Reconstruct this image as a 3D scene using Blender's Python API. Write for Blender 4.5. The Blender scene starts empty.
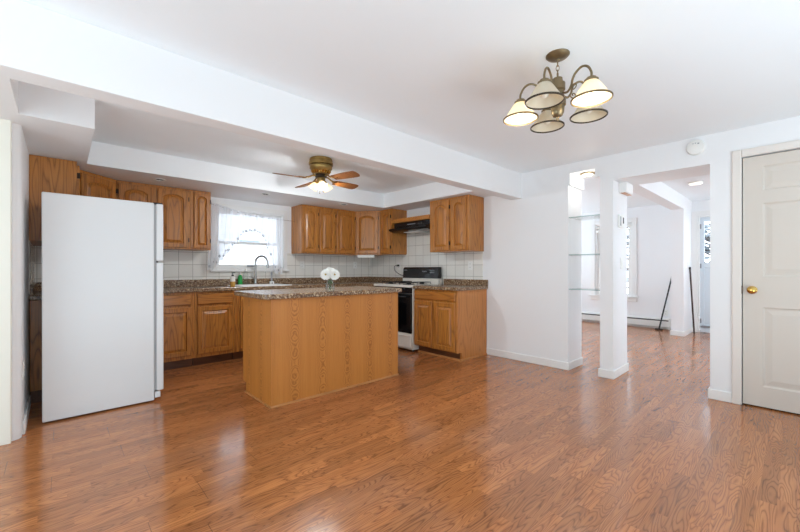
import bpy, bmesh, math, random
from mathutils import Matrix, Vector
R = math.radians
rnd = random.Random(7)
SC = bpy.context.scene
COL = SC.collection

# ------------------------------------------------------------------ camera, world, light, exposure
CAM_H = 1.10
cam = bpy.data.cameras.new('camera'); cam.sensor_width = 36; cam.lens = 368.5/800*36
cam.shift_y = 3.4/800; cam.clip_start = 0.02; cam.clip_end = 200
camo = bpy.data.objects.new('camera', cam); COL.objects.link(camo)
camo.location = (0, 0, CAM_H); camo.rotation_euler = (R(90), 0, R(-42.86))
SC.camera = camo
SC.view_settings.view_transform = 'Standard'; SC.view_settings.look = 'None'
SC.view_settings.gamma = 1.0; SC.view_settings.exposure = 0.15
SC.view_settings.use_curve_mapping = False

wd = bpy.data.worlds.new('overcast_sky'); SC.world = wd; wd.use_nodes = True
bg = wd.node_tree.nodes['Background']
bg.inputs[0].default_value = (0.82, 0.91, 1.0, 1); bg.inputs[1].default_value = 5.3

def area(name, loc, rot, sx, sy, power, col=(1, 1, 1)):
    l = bpy.data.lights.new(name, 'AREA'); l.shape = 'RECTANGLE'; l.size = sx; l.size_y = sy
    l.energy = power; l.color = col
    o = bpy.data.objects.new(name, l); COL.objects.link(o); o.location = loc; o.rotation_euler = rot
    return o
# added fill lights, out of view: upward at the ceiling, and in the side rooms
FILL_COL = (0.712, 0.893, 1.0)  # cool tint shared by the added fill lights
area('bounce_fill', (1.3, -1.35, 0.30), (R(180-10), 0, 0), 3.2, 1.6, 76, FILL_COL)  # added upward fill, stands in for light bounced off the ceiling
area('bounce_fill_side', (-2.0, 0.9, 0.30), (R(180-16), 0, R(-90)), 2.6, 1.6, 44, FILL_COL)  # added upward fill in the left room, same purpose
area('side_room_fill', (-2.7, 1.3, 1.25), (R(90+6), 0, R(-58)), 1.7, 1.3, 30, FILL_COL)  # added fill aimed into the kitchen; this room has no window
area('living_room_fill', (6.4, 4.80, 1.00), (R(90+65), 0, R(180)), 2.4, 1.2, 45, FILL_COL)  # added fill tilted up to brighten the living room
area('hall_fill', (6.3, -1.80, 1.00), (R(90+72), 0, 0), 2.2, 1.2, 28, FILL_COL)  # added fill tilted up to brighten the hall side
SC.cycles.max_bounces = 16; SC.cycles.diffuse_bounces = 10; SC.cycles.transparent_max_bounces = 24

def bulb(name, loc, power, r=0.025, col=(1.0, 0.86, 0.66)):
    l = bpy.data.lights.new(name, 'POINT'); l.energy = power; l.shadow_soft_size = r; l.color = col
    o = bpy.data.objects.new(name, l); COL.objects.link(o); o.location = loc
    return o

# ------------------------------------------------------------------ geometry helpers
class MB:
    def __init__(self, M=None):
        self.v = []; self.f = []; self.M = M or Matrix.Identity(4)
    def add(self, vs, fs):
        b = len(self.v); self.v += [tuple(self.M @ Vector(p)) for p in vs]
        self.f += [tuple(i+b for i in f) for f in fs]; return self
    def box(self, x0, x1, y0, y1, z0, z1):
        vs = [(x, y, z) for z in (z0, z1) for y in (y0, y1) for x in (x0, x1)]
        return self.add(vs, [(0,2,3,1),(4,5,7,6),(0,1,5,4),(2,6,7,3),(0,4,6,2),(1,3,7,5)])
    def prism(self, poly, a0, a1, axis='z'):
        n = len(poly)
        def P(p, a):
            return {'z': (p[0], p[1], a), 'y': (p[0], a, p[1]), 'x': (a, p[0], p[1])}[axis]
        vs = [P(p, a0) for p in poly] + [P(p, a1) for p in poly]
        fs = [tuple(range(n))[::-1], tuple(range(n, 2*n))] + [(i, (i+1) % n, n+(i+1) % n, n+i) for i in range(n)]
        return self.add(vs, fs)
    def rings(self, rings, cap0=True, cap1=True):
        n = len(rings[0]); vs = [p for r in rings for p in r]; fs = []
        for k in range(len(rings)-1):
            for i in range(n):
                j = (i+1) % n; fs.append((k*n+i, k*n+j, (k+1)*n+j, (k+1)*n+i))
        if cap0: fs.append(tuple(range(n))[::-1])
        if cap1: fs.append(tuple(range((len(rings)-1)*n, len(rings)*n)))
        return self.add(vs, fs)
    def lathe(self, prof, seg=24, c=(0, 0, 0), cap0=True, cap1=True):
        rs = [[(c[0]+r*math.cos(2*math.pi*i/seg), c[1]+r*math.sin(2*math.pi*i/seg), c[2]+z) for i in range(seg)] for r, z in prof]
        return self.rings(rs, cap0, cap1)
    def tube(self, pts, r, seg=10, caps=True):
        pts = [Vector(p) for p in pts]; n = len(pts); rs = []
        rad = r if isinstance(r, (list, tuple)) else [r]*n
        up = None
        for i, p in enumerate(pts):
            t = (pts[min(i+1, n-1)] - pts[max(i-1, 0)]).normalized()
            if up is None:
                up = Vector((0, 0, 1)) if abs(t.z) < 0.9 else Vector((1, 0, 0))
            a = t.cross(up)
            if a.length < 1e-6: a = t.cross(Vector((0.3, 1, 0.2)))
            a.normalize(); b = a.cross(t).normalized(); up = b
            rs.append([tuple(p + rad[i]*(math.cos(2*math.pi*k/seg)*a + math.sin(2*math.pi*k/seg)*b)) for k in range(seg)])
        return self.rings(rs, caps, caps)
    def sphere(self, c, r, seg=16, rn=10, s=(1, 1, 1)):
        rs = []
        for k in range(rn+1):
            a = -math.pi/2 + math.pi*(0.02+0.96*k/rn)
            rs.append([(c[0]+s[0]*r*math.cos(a)*math.cos(2*math.pi*i/seg), c[1]+s[1]*r*math.cos(a)*math.sin(2*math.pi*i/seg), c[2]+s[2]*r*math.sin(a)) for i in range(seg)])
        return self.rings(rs)
    def build(self, name, mat, parent=None, bevel=0, smooth=False, seg=2):
        me = bpy.data.meshes.new(name); me.from_pydata(self.v, [], self.f)
        bm = bmesh.new(); bm.from_mesh(me); bmesh.ops.recalc_face_normals(bm, faces=bm.faces); bm.to_mesh(me); bm.free()
        me.materials.append(mat)
        o = bpy.data.objects.new(name, me); COL.objects.link(o)
        if parent: o.parent = parent
        if smooth:
            for p in me.polygons: p.use_smooth = True
            m = o.modifiers.new('edges', 'EDGE_SPLIT'); m.split_angle = R(42)
        if bevel:
            m = o.modifiers.new('bevel', 'BEVEL'); m.width = bevel; m.segments = seg; m.limit_method = 'ANGLE'
            m.harden_normals = False
        return o

def spline(pts, n=8):
    P = [Vector(p) for p in pts]; out = []
    for i in range(len(P)-1):
        p0, p1, p2, p3 = P[max(i-1, 0)], P[i], P[i+1], P[min(i+2, len(P)-1)]
        for k in range(n):
            t = k/n
            out.append(0.5*((2*p1)+(p2-p0)*t+(2*p0-5*p1+4*p2-p3)*t*t+(3*p1-p0-3*p2+p3)*t**3))
    out.append(P[-1]); return out
def rrect(x0, x1, y0, y1, r, n=5, corners=(1, 1, 1, 1)):
    out = []
    for k, (cx, cy, a) in enumerate(((x0+r, y0+r, 180), (x1-r, y0+r, 270), (x1-r, y1-r, 0), (x0+r, y1-r, 90))):
        if corners[k]:
            out += [(cx+r*math.cos(R(a+90*i/n)), cy+r*math.sin(R(a+90*i/n))) for i in range(n+1)]
        else:
            out.append(((x0, x1, x1, x0)[k], (y0, y0, y1, y1)[k]))
    return out
def thing(name, label, cat, loc=(0, 0, 0), rz=0, group=None):
    o = bpy.data.objects.new(name, None); COL.objects.link(o); o.empty_display_size = 0.05
    o.location = loc; o.rotation_euler = (0, 0, rz); tag(o, label, cat, group); return o
def tag(o, label, cat, group=None, kind=None):
    if label: o['label'] = label
    if cat: o['category'] = cat
    if group: o['group'] = group
    if kind: o['kind'] = kind
    return o
def struct(o, label=None):
    o['kind'] = 'structure'
    if label: o['label'] = label
    return o
def copy_tree(o, parent=None):
    c = o.copy(); COL.objects.link(c)
    if parent: c.parent = parent
    for ch in list(o.children): copy_tree(ch, c)
    return c

# ------------------------------------------------------------------ materials
def srgb(r, g, b):
    f = lambda c: (c/255/12.92) if c/255 <= 0.04045 else ((c/255+0.055)/1.055)**2.4
    return (f(r), f(g), f(b), 1)
class NT:
    def __init__(s, name):
        s.m = bpy.data.materials.new(name); s.m.use_nodes = True; s.t = s.m.node_tree
        s.b = s.t.nodes['Principled BSDF']; s.out = s.t.nodes['Material Output']
    def n(s, typ, **kw):
        x = s.t.nodes.new(typ)
        for k, v in kw.items(): setattr(x, k, v)
        return x
    def l(s, a, b): s.t.links.new(a, b)
    def val(s, sock, v):
        if isinstance(v, bpy.types.NodeSocket): s.l(v, sock)
        else: sock.default_value = v
    def math(s, op, a, b=0.0, c=None):
        x = s.n('ShaderNodeMath', operation=op); s.val(x.inputs[0], a); s.val(x.inputs[1], b)
        if c is not None: s.val(x.inputs[2], c)
        return x.outputs[0]
    def mix(s, fac, a, b, mode='MIX'):
        x = s.n('ShaderNodeMix', data_type='RGBA', blend_type=mode)
        s.val(x.inputs[0], fac); s.val(x.inputs[6], a); s.val(x.inputs[7], b); return x.outputs[2]
    def ramp(s, fac, stops):
        x = s.n('ShaderNodeValToRGB'); e = x.color_ramp.elements
        while len(e) < len(stops): e.new(0.5)
        for i, (p, c) in enumerate(stops): e[i].position = p; e[i].color = c
        s.val(x.inputs[0], fac); return x.outputs[0]
    def noise(s, vec, scale, detail=2, rough=0.5, dist=0.0):
        x = s.n('ShaderNodeTexNoise'); s.l(vec, x.inputs['Vector']); x.inputs['Scale'].default_value = scale
        x.inputs['Detail'].default_value = detail; x.inputs['Roughness'].default_value = rough
        x.inputs['Distortion'].default_value = dist; return x.outputs['Fac']
    def coord(s, kind='Object'): return s.n('ShaderNodeTexCoord').outputs[kind]
    def mapping(s, vec, scale=(1, 1, 1), loc=(0, 0, 0)):
        x = s.n('ShaderNodeMapping'); s.l(vec, x.inputs[0])
        s.val(x.inputs['Location'], loc); x.inputs['Scale'].default_value = scale; return x.outputs[0]
    def bump(s, h, strength, dist=0.002):
        x = s.n('ShaderNodeBump'); x.inputs['Strength'].default_value = strength; x.inputs['Distance'].default_value = dist
        s.l(h, x.inputs['Height']); s.l(x.outputs[0], s.b.inputs['Normal'])
    def set(s, **kw):
        for k, v in kw.items(): s.val(s.b.inputs[k.replace('_', ' ')], v)
        return s
def plain(name, col, rough=0.5, metal=0.0, spec=None, vary=0.03, scale=6, **kw):
    t = NT(name); v = t.coord()
    f = t.noise(v, scale, 3)
    c2 = tuple(min(1, c*(1-vary*2)) for c in col[:3]) + (1,)
    t.set(Base_Color=t.mix(f, col, c2), Roughness=rough, Metallic=metal, **kw)
    if spec is not None: t.set(Specular_IOR_Level=spec)
    return t.m

def paint(name, col, bumpy=0.10):
    t = NT(name); v = t.coord(); f = t.noise(v, 90, 3); g = t.noise(v, 1.3, 2)
    c2 = tuple(c*0.975 for c in col[:3]) + (1,)
    t.set(Base_Color=t.mix(g, col, c2), Roughness=0.62); t.bump(f, bumpy, 0.001); return t.m

M = {}
M['wall'] = paint('white_wall_paint', srgb(238, 239, 240))
M['ceil'] = paint('white_ceiling_paint', srgb(242, 247, 250))
M['trim'] = paint('white_trim_paint', srgb(236, 236, 234), 0.03)
M['cream'] = paint('cream_paint', srgb(240, 238, 226), 0.03)
M['door'] = paint('warm_white_door_paint', srgb(212, 204, 194), 0.04)
M['casing'] = paint('off_white_casing_paint', srgb(230, 224, 217), 0.03)
M['entry'] = paint('pale_blue_door_paint', srgb(214, 224, 232), 0.04)
M['appl'] = plain('white_appliance_enamel', srgb(226, 228, 229), 0.32, vary=0.01, Coat_Weight=0.2, Coat_Roughness=0.25)
M['bone'] = plain('bone_enamel', srgb(230, 227, 218), 0.28, vary=0.01)
M['black'] = plain('black_enamel', srgb(16, 16, 18), 0.16, vary=0.0)
M['blackglass'] = plain('black_oven_glass', srgb(8, 8, 10), 0.05, vary=0.0)
M['iron'] = plain('cast_iron', srgb(24, 24, 25), 0.55)
M['darkgap'] = plain('dark_gasket', srgb(58, 58, 60), 0.7)
M['gasket'] = plain('grey_door_gasket', srgb(164, 166, 168), 0.6)
M['hinge'] = plain('dark_bronze_hinge', srgb(52, 40, 30), 0.4, 0.6)
M['brass'] = plain('polished_brass', srgb(214, 176, 98), 0.16, 1.0)
M['antique'] = plain('antique_brass', srgb(176, 146, 86), 0.36, 0.8, vary=0.2, scale=20)
M['bronze'] = plain('brushed_bronze', srgb(140, 124, 96), 0.4, 0.85, vary=0.15, scale=25)
M['darkrim'] = plain('dark_bronze_rim', srgb(74, 64, 52), 0.4, 0.6)
M['chrome'] = plain('brushed_steel', srgb(190, 190, 188), 0.25, 1.0)
M['plastic'] = plain('white_plastic', srgb(238, 238, 234), 0.4, vary=0.01)
M['slot'] = plain('dark_slot', srgb(50, 48, 46), 0.6)
M['grey'] = plain('grey_plastic', srgb(150, 152, 156), 0.5)
M['porcelain'] = plain('white_porcelain', srgb(240, 240, 238), 0.12, vary=0.01)
M['heater'] = plain('white_heater_enamel', srgb(226, 226, 222), 0.45, vary=0.02)
M['amber'] = plain('amber_soap', srgb(214, 168, 84), 0.2)
M['label'] = plain('white_label', srgb(238, 238, 234), 0.5)
M['green'] = plain('green_soap', srgb(48, 170, 84), 0.15, vary=0.1)
M['petal'] = plain('white_petals', srgb(244, 244, 240), 0.6, vary=0.02)
M['pollen'] = plain('yellow_flower_centre', srgb(190, 160, 70), 0.8, vary=0.3, scale=80)
M['stem'] = plain('green_stem', srgb(70, 100, 52), 0.5, vary=0.2)
M['bark'] = plain('bark', srgb(84, 76, 72), 0.9, vary=0.3)
M['leaf'] = plain('grey_green_leaves', srgb(150, 160, 168), 0.8, vary=0.3, scale=30)
M['rodblack'] = plain('black_painted_metal', srgb(28, 27, 27), 0.4)
M['rodbrown'] = plain('dark_brown_wood', srgb(66, 44, 36), 0.5)
M['ground'] = plain('pale_ground_outdoors', srgb(226, 228, 230), 0.9, vary=0.1, scale=2)

def wood(name, light, mid, dark, axis='z', rings=9.0, stretch=0.10, width=9.0, rough=0.38, coat=0.25, contrast=0.55):
    """oak veneer: contour lines of a noise stretched along the grain read as cathedral figure, plus fine pores"""
    t = NT(name); v = t.coord()
    oi = t.n('ShaderNodeObjectInfo').outputs['Random']
    off = t.n('ShaderNodeCombineXYZ')
    for i, k in enumerate((7.3, 3.1, 5.7)): t.l(t.math('MULTIPLY', oi, k*4), off.inputs[i])
    vv = t.n('ShaderNodeVectorMath', operation='ADD'); t.l(v, vv.inputs[0]); t.l(off.outputs[0], vv.inputs[1]); v = vv.outputs[0]
    sc = {'z': (1, 1, stretch), 'x': (stretch, 1, 1), 'y': (1, stretch, 1)}[axis]
    a = t.mapping(v, sc)
    base = t.noise(a, width, 1, 0.4, 0.15)
    w = t.math('FRACT', t.math('MULTIPLY', base, rings))
    line = t.math('POWER', t.math('ABSOLUTE', t.math('SUBTRACT', t.math('MULTIPLY', w, 2.0), 1.0)), 3.5)
    sc2 = tuple(1 if s == 1 else 0.012 for s in sc)
    pores = t.noise(t.mapping(v, sc2), 240, 2, 0.6)
    tone = t.noise(t.mapping(v, tuple(1 if s == 1 else 0.04 for s in sc)), 14, 2)
    c = t.mix(t.math('MULTIPLY', line, contrast), t.mix(tone, light, mid), dark)
    pf = t.math('MULTIPLY', t.math('GREATER_THAN', pores, 0.56), 0.22)
    c = t.mix(pf, c, dark)
    t.set(Base_Color=c, Roughness=rough, Coat_Weight=coat, Coat_Roughness=0.16)
    t.bump(pores, 0.06, 0.001)
    return t.m
OAK = (srgb(200, 136, 62), srgb(172, 104, 38), srgb(94, 48, 14))
M['oak'] = wood('oak_upright_grain', *OAK, axis='z', contrast=0.58, width=11)
M['oakx'] = wood('oak_lengthwise_grain', *OAK, axis='x')
M['oakpanel'] = wood('oak_veneer_sheet', srgb(204, 138, 74), srgb(192, 124, 62), srgb(150, 88, 38), axis='z', rings=11, stretch=0.13, width=7.5, contrast=0.5, coat=0.1, rough=0.45)
def veneer():
    t = NT('oak_veneer_columns'); v = t.coord(); s_ = t.n('ShaderNodeSeparateXYZ'); t.l(v, s_.inputs[0])
    h = t.math('DIVIDE', t.math('ADD', t.math('ADD', s_.outputs[0], s_.outputs[1]), 10.06), 0.262)
    col = t.math('FLOOR', h); u = t.math('SUBTRACT', t.math('FRACT', h), 0.5)
    wob = t.noise(v, 9.0, 2); u = t.math('ADD', u, t.math('MULTIPLY', t.math('SUBTRACT', wob, 0.5), 0.10))
    cz = t.n('ShaderNodeCombineXYZ'); t.l(t.math('MULTIPLY', col, 5.3), cz.inputs[0]); t.l(t.math('MULTIPLY', s_.outputs[2], 5.5), cz.inputs[2])
    nz = t.noise(cz.outputs[0], 1.0, 2, 0.45)
    a = t.math('ABSOLUTE', u); u2 = t.math('MULTIPLY', u, u)
    f = t.math('ADD', t.math('MULTIPLY', nz, 3.4), t.math('MULTIPLY', u2, 13.0))
    f = t.math('ADD', f, t.math('MULTIPLY', t.noise(v, 38.0, 2), 0.25))
    w = t.math('FRACT', t.math('MULTIPLY', f, 4.2))
    line = t.math('POWER', t.math('ABSOLUTE', t.math('SUBTRACT', t.math('MULTIPLY', w, 2.0), 1.0)), 2.2)
    amp = t.math('MAXIMUM', t.math('SUBTRACT', 1.0, t.math('MULTIPLY', a, 2.9)), 0.12)
    tone = t.noise(t.mapping(v, (1, 1, 0.03)), 16, 2); pores = t.noise(t.mapping(v, (1, 1, 0.012)), 260, 2, 0.6)
    c = t.mix(tone, srgb(202, 134, 60), srgb(188, 118, 48))
    c = t.mix(t.math('MULTIPLY', t.math('MULTIPLY', line, amp), 0.85), c, srgb(138, 78, 26))
    c = t.mix(t.math('MULTIPLY', t.math('GREATER_THAN', pores, 0.56), 0.16), c, srgb(138, 78, 26))
    t.set(Base_Color=c, Roughness=0.45, Coat_Weight=0.1, Coat_Roughness=0.25); return t.m
M['veneer'] = veneer()
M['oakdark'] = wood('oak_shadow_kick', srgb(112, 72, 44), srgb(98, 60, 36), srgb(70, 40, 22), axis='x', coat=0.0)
M['oaktrim'] = wood('oak_shoe_moulding', srgb(204, 146, 88), srgb(190, 130, 74), srgb(150, 96, 48), axis='x')
M['blade'] = wood('fan_blade_oak', srgb(148, 92, 42), srgb(118, 68, 30), srgb(62, 34, 14), axis='x', width=14)

def floor_mat():
    t = NT('oak_laminate_planks'); v = t.coord()
    sx = t.n('ShaderNodeSeparateXYZ'); t.l(v, sx.inputs[0]); x, y = sx.outputs[0], sx.outputs[1]
    def cells(w, L, seed):
        row = t.math('FLOOR', t.math('DIVIDE', y, w))
        wn = t.n('ShaderNodeTexWhiteNoise', noise_dimensions='1D'); t.l(t.math('ADD', row, seed), wn.inputs['W'])
        xs = t.math('ADD', t.math('DIVIDE', x, L), t.math('MULTIPLY', wn.outputs['Value'], 7.0))
        cx = t.math('FLOOR', xs)
        cmb = t.n('ShaderNodeCombineXYZ'); t.l(row, cmb.inputs[0]); t.l(cx, cmb.inputs[1]); cmb.inputs[2].default_value = seed
        w2 = t.n('ShaderNodeTexWhiteNoise', noise_dimensions='3D'); t.l(cmb.outputs[0], w2.inputs['Vector'])
        fy = t.math('FRACT', t.math('DIVIDE', y, w)); fx = t.math('FRACT', xs)
        return w2.outputs['Value'], fx, fy, L, w
    r1, fx1, fy1, L1, w1 = cells(0.192, 1.29, 3.0)
    r2, fx2, fy2, L2, w2_ = cells(0.064, 0.47, 11.0)
    off = t.n('ShaderNodeCombineXYZ'); t.l(t.math('MULTIPLY', r2, 40.0), off.inputs[0]); t.l(t.math('MULTIPLY', r2, 23.0), off.inputs[1]); t.l(t.math('MULTIPLY', r2, 11.0), off.inputs[2])
    va = t.n('ShaderNodeVectorMath', operation='ADD'); t.l(v, va.inputs[0]); t.l(off.outputs[0], va.inputs[1]); vo = va.outputs[0]
    base = t.noise(t.mapping(vo, (0.135, 1, 1)), 12.0, 1.5, 0.45, 0.25)
    w = t.math('FRACT', t.math('MULTIPLY', base, 22.0))
    line = t.math('POWER', t.math('ABSOLUTE', t.math('SUBTRACT', t.math('MULTIPLY', w, 2.0), 1.0)), 3.2)
    fine = t.noise(t.mapping(vo, (0.025, 1, 1)), 120, 2, 0.6)
    tone = t.noise(t.mapping(vo, (0.06, 1, 1)), 16, 2)
    light, mid, dark = srgb(198, 131, 80), srgb(170, 104, 58), srgb(98, 50, 25)
    c = t.mix(tone, light, mid)
    c = t.mix(t.math('MULTIPLY', line, 0.70), c, dark)
    c = t.mix(t.math('MULTIPLY', t.math('GREATER_THAN', fine, 0.57), 0.26), c, dark)
    br = t.math('ADD', 0.80, t.math('MULTIPLY', r2, 0.34))
    bc = t.n('ShaderNodeCombineColor'); [t.l(br, bc.inputs[i]) for i in range(3)]
    c = t.mix(1.0, c, bc.outputs[0], 'MULTIPLY')
    ey = t.math('LESS_THAN', t.math('MULTIPLY', fy1, w1), 0.0018)
    ex = t.math('LESS_THAN', t.math('MULTIPLY', fx1, L1), 0.0028)
    e = t.math('MAXIMUM', t.math('MULTIPLY', ey, 0.45), t.math('MULTIPLY', ex, 0.6))
    c = t.mix(e, c, srgb(66, 38, 24))
    rg = t.math('ADD', 0.10, t.math('MULTIPLY', t.noise(v, 2.5, 3), 0.12))
    t.set(Base_Color=c, Roughness=rg, Specular_IOR_Level=0.95)
    t.bump(t.math('SUBTRACT', t.math('MULTIPLY', fine, 0.4), t.math('MULTIPLY', e, 1.5)), 0.12, 0.001)
    return t.m
M['floor'] = floor_mat()

def granite_mat():
    t = NT('brown_granite_laminate'); v = t.coord()
    a = t.noise(v, 55, 5, 0.65); b = t.noise(v, 17, 3, 0.6)
    vor = t.n('ShaderNodeTexVoronoi'); t.l(v, vor.inputs['Vector']); vor.inputs['Scale'].default_value = 70
    c = t.ramp(a, [(0.34, srgb(58, 44, 34)), (0.46, srgb(116, 86, 60)), (0.56, srgb(160, 132, 100)), (0.68, srgb(204, 188, 158))])
    c = t.mix(t.math('MULTIPLY', t.math('GREATER_THAN', b, 0.55), 0.35), c, srgb(96, 66, 48))
    c = t.mix(t.math('MULTIPLY', t.math('LESS_THAN', vor.outputs['Distance'], 0.22), 0.5), c, srgb(216, 204, 186))
    t.set(Base_Color=c, Roughness=0.27, Coat_Weight=0.15); return t.m
M['granite'] = granite_mat()

def tile_mat(name, axis):
    t = NT(name); v = t.coord(); s = t.n('ShaderNodeSeparateXYZ'); t.l(v, s.inputs[0])
    u = t.math('DIVIDE', s.outputs[0 if axis == 'x' else 1], 0.155); w = t.math('DIVIDE', t.math('SUBTRACT', s.outputs[2], 1.005), 0.155)
    def edge(q):
        f = t.math('FRACT', t.math('ADD', q, 50.0)); return t.math('MINIMUM', f, t.math('SUBTRACT', 1.0, f))
    d = t.math('MINIMUM', edge(u), edge(w)); g = t.math('LESS_THAN', d, 0.016)
    fl = t.n('ShaderNodeCombineXYZ'); t.l(t.math('FLOOR', u), fl.inputs[0]); t.l(t.math('FLOOR', w), fl.inputs[1])
    wn = t.n('ShaderNodeTexWhiteNoise'); t.l(fl.outputs[0], wn.inputs['Vector'])
    c = t.mix(wn.outputs['Value'], srgb(238, 236, 229), srgb(230, 228, 221))
    c = t.mix(g, c, srgb(168, 164, 156))
    t.set(Base_Color=c, Roughness=t.math('ADD', 0.10, t.math('MULTIPLY', g, 0.6)))
    t.bump(t.math('MINIMUM', t.math('MULTIPLY', d, 18.0), 1.0), 0.35, 0.002)
    return t.m
M['tilex'] = tile_mat('ceramic_tile_back', 'x'); M['tiley'] = tile_mat('ceramic_tile_side', 'y')

def pane_mat(name='window_glass', tint=(1, 1, 1, 1), gloss=0.08):
    t = NT(name); tr = t.n('ShaderNodeBsdfTransparent'); tr.inputs[0].default_value = tint
    gl = t.n('ShaderNodeBsdfGlossy'); gl.inputs['Roughness'].default_value = 0.02
    fr = t.n('ShaderNodeFresnel'); fr.inputs[0].default_value = 1.45
    mx = t.n('ShaderNodeMixShader'); t.l(t.math('MULTIPLY', fr.outputs[0], gloss*10), mx.inputs[0])
    t.l(tr.outputs[0], mx.inputs[1]); t.l(gl.outputs[0], mx.inputs[2]); t.l(mx.outputs[0], t.out.inputs[0]); return t.m
M['pane'] = pane_mat()
M['shelfglass'] = pane_mat('clear_shelf_glass', (0.97, 0.985, 0.98, 1), 0.06)
M['vaseglass'] = pane_mat('clear_vase_glass', (0.95, 0.97, 0.96, 1), 0.05)
M['shelfedge'] = plain('green_glass_edge', srgb(150, 178, 174), 0.1, vary=0.02)
def sheer():
    t = NT('sheer_white_fabric'); v = t.coord()
    d = t.n('ShaderNodeBsdfDiffuse'); d.inputs[0].default_value = srgb(246, 247, 250)
    l = t.n('ShaderNodeBsdfTranslucent'); l.inputs[0].default_value = srgb(246, 248, 252)
    tr = t.n('ShaderNodeBsdfTransparent')
    m1 = t.n('ShaderNodeMixShader'); m1.inputs[0].default_value = 0.5; t.l(d.outputs[0], m1.inputs[1]); t.l(l.outputs[0], m1.inputs[2])
    m2 = t.n('ShaderNodeMixShader'); wv = t.noise(v, 260, 1)
    t.l(t.math('ADD', 0.66, t.math('MULTIPLY', wv, 0.2)), m2.inputs[0]); t.l(tr.outputs[0], m2.inputs[1]); t.l(m1.outputs[0], m2.inputs[2])
    t.l(m2.outputs[0], t.out.inputs[0]); return t.m
M['sheer'] = sheer()
M['embroid'] = plain('grey_embroidery', srgb(150, 152, 158), 0.8)
def shade_mat(name, emit, col=srgb(240, 234, 218), col2=srgb(230, 220, 198)):
    t = NT(name); v = t.coord(); f = t.noise(v, 22, 4)
    c = t.mix(f, col, col2)
    l = t.n('ShaderNodeBsdfTranslucent'); t.l(c, l.inputs[0])
    mx = t.n('ShaderNodeMixShader'); mx.inputs[0].default_value = 0.45
    t.set(Base_Color=c, Roughness=0.35); t.l(t.b.outputs[0], mx.inputs[1]); t.l(l.outputs[0], mx.inputs[2])
    if emit:
        t.set(Emission_Color=srgb(255, 244, 214), Emission_Strength=emit)
    t.l(mx.outputs[0], t.out.inputs[0]); return t.m
M['alab'] = shade_mat('alabaster_glass', 0.0)
M['alablit'] = shade_mat('alabaster_glass_lit', 0.22, srgb(250, 240, 214))
M['tulip'] = shade_mat('frosted_tulip_glass_lit', 0.35, srgb(252, 240, 210))
def emit(name, col, s):
    t = NT(name); t.set(Base_Color=col, Emission_Color=col, Emission_Strength=s, Roughness=0.4); return t.m
M['bulb'] = emit('lit_bulb', srgb(255, 236, 196), 3.0)
M['bulboff'] = plain('frosted_bulb_unlit', srgb(236, 230, 214), 0.3)
M['lens'] = emit('lit_ceiling_lens', srgb(255, 248, 236), 0.9)
M['underlight'] = emit('under_cabinet_lens', srgb(255, 255, 250), 0.5)
def siding():
    t = NT('white_lap_siding'); v = t.coord(); s = t.n('ShaderNodeSeparateXYZ'); t.l(v, s.inputs[0])
    f = t.math('FRACT', t.math('DIVIDE', s.outputs[2], 0.2)); g = t.math('LESS_THAN', f, 0.06)
    t.set(Base_Color=t.mix(g, srgb(206, 209, 213), srgb(166, 172, 180)), Roughness=0.6); return t.m
M['siding'] = siding()

# ------------------------------------------------------------------ the room shell
XL, XR, YW, CZ = -0.175, 4.08, 5.17, 2.25      # left wall, right wall, window wall, ceiling
XF, LZ = 8.20, 2.30                            # far wall and ceiling of the living room
b = MB(); b.box(-3.2, XF+0.1, -2.4, 5.3, -0.12, 0.0); struct(b.build('floor', M['floor']), 'glossy orange-brown oak laminate plank floor')
b = MB(); b.box(-3.2, 4.53, -2.4, 5.3, CZ, CZ+0.12); struct(b.build('ceiling', M['ceil']), 'white ceiling over dining area and kitchen')
b = MB(); b.box(4.53, XF+0.1, -2.4, 5.3, LZ, LZ+0.12); struct(b.build('ceiling', M['ceil']), 'white ceiling of the room beyond')
# window wall (hole for the kitchen window)
WX0, WX1, WZ0, WZ1 = 1.515, 2.435, 1.115, 1.905
b = MB()
b.box(XL-0.16, WX0, YW, YW+0.13, 0, CZ); b.box(WX1, 4.53, YW, YW+0.13, 0, CZ)
b.box(WX0, WX1, YW, YW+0.13, 0, WZ0); b.box(WX0, WX1, YW, YW+0.13, WZ1, CZ)
struct(b.build('wall_back', M['wall']), 'kitchen wall with the window over the sink')
# left wall with its rounded opening end
pts = [(-0.335, 5.17), (-0.335, 3.44)] + [(-0.175-0.05+0.05*math.cos(R(a)), 3.44+0.045-0.045*math.sin(R(-a)) if False else 3.465-0.045*math.sin(R(90-(90-a)))) for a in (90, 70, 50, 30, 10, 0)] + [(XL, 5.17)]
b = MB(); b.prism(pts, 0, 2.04); struct(b.build('wall_left', M['wall']), 'short white wall beside the refrigerator')
b = MB(); b.box(-3.2, -0.218, 3.375, 3.44, 0, 2.04); struct(b.build('trim_1', M['cream'], bevel=0.004), 'cream painted jamb at the left opening')
b = MB(); b.box(-3.2, -0.335, 3.375, 3.44, 2.04, CZ); b.box(-0.335, XL, 2.39, 3.5, 2.04, CZ); struct(b.build('trim_2', M['wall']), 'white header over the left opening')
# beam across the room and the kitchen soffits
b = MB(); b.box(-3.2, XR, 2.25, 2.39, 1.95, CZ); struct(b.build('trim_3', M['wall'], bevel=0.004), 'long white dropped beam between dining area and kitchen')
b = MB()
b.prism([(XL, 3.2), (0.18, 3.2), (0.188, 4.30), (3.65, 4.30), (3.65, 2.39), (XR, 2.39), (XR, YW), (XL, YW)], 2.04, CZ)
struct(b.build('trim_4', M['wall']), 'white soffit around the kitchen ceiling')
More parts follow.
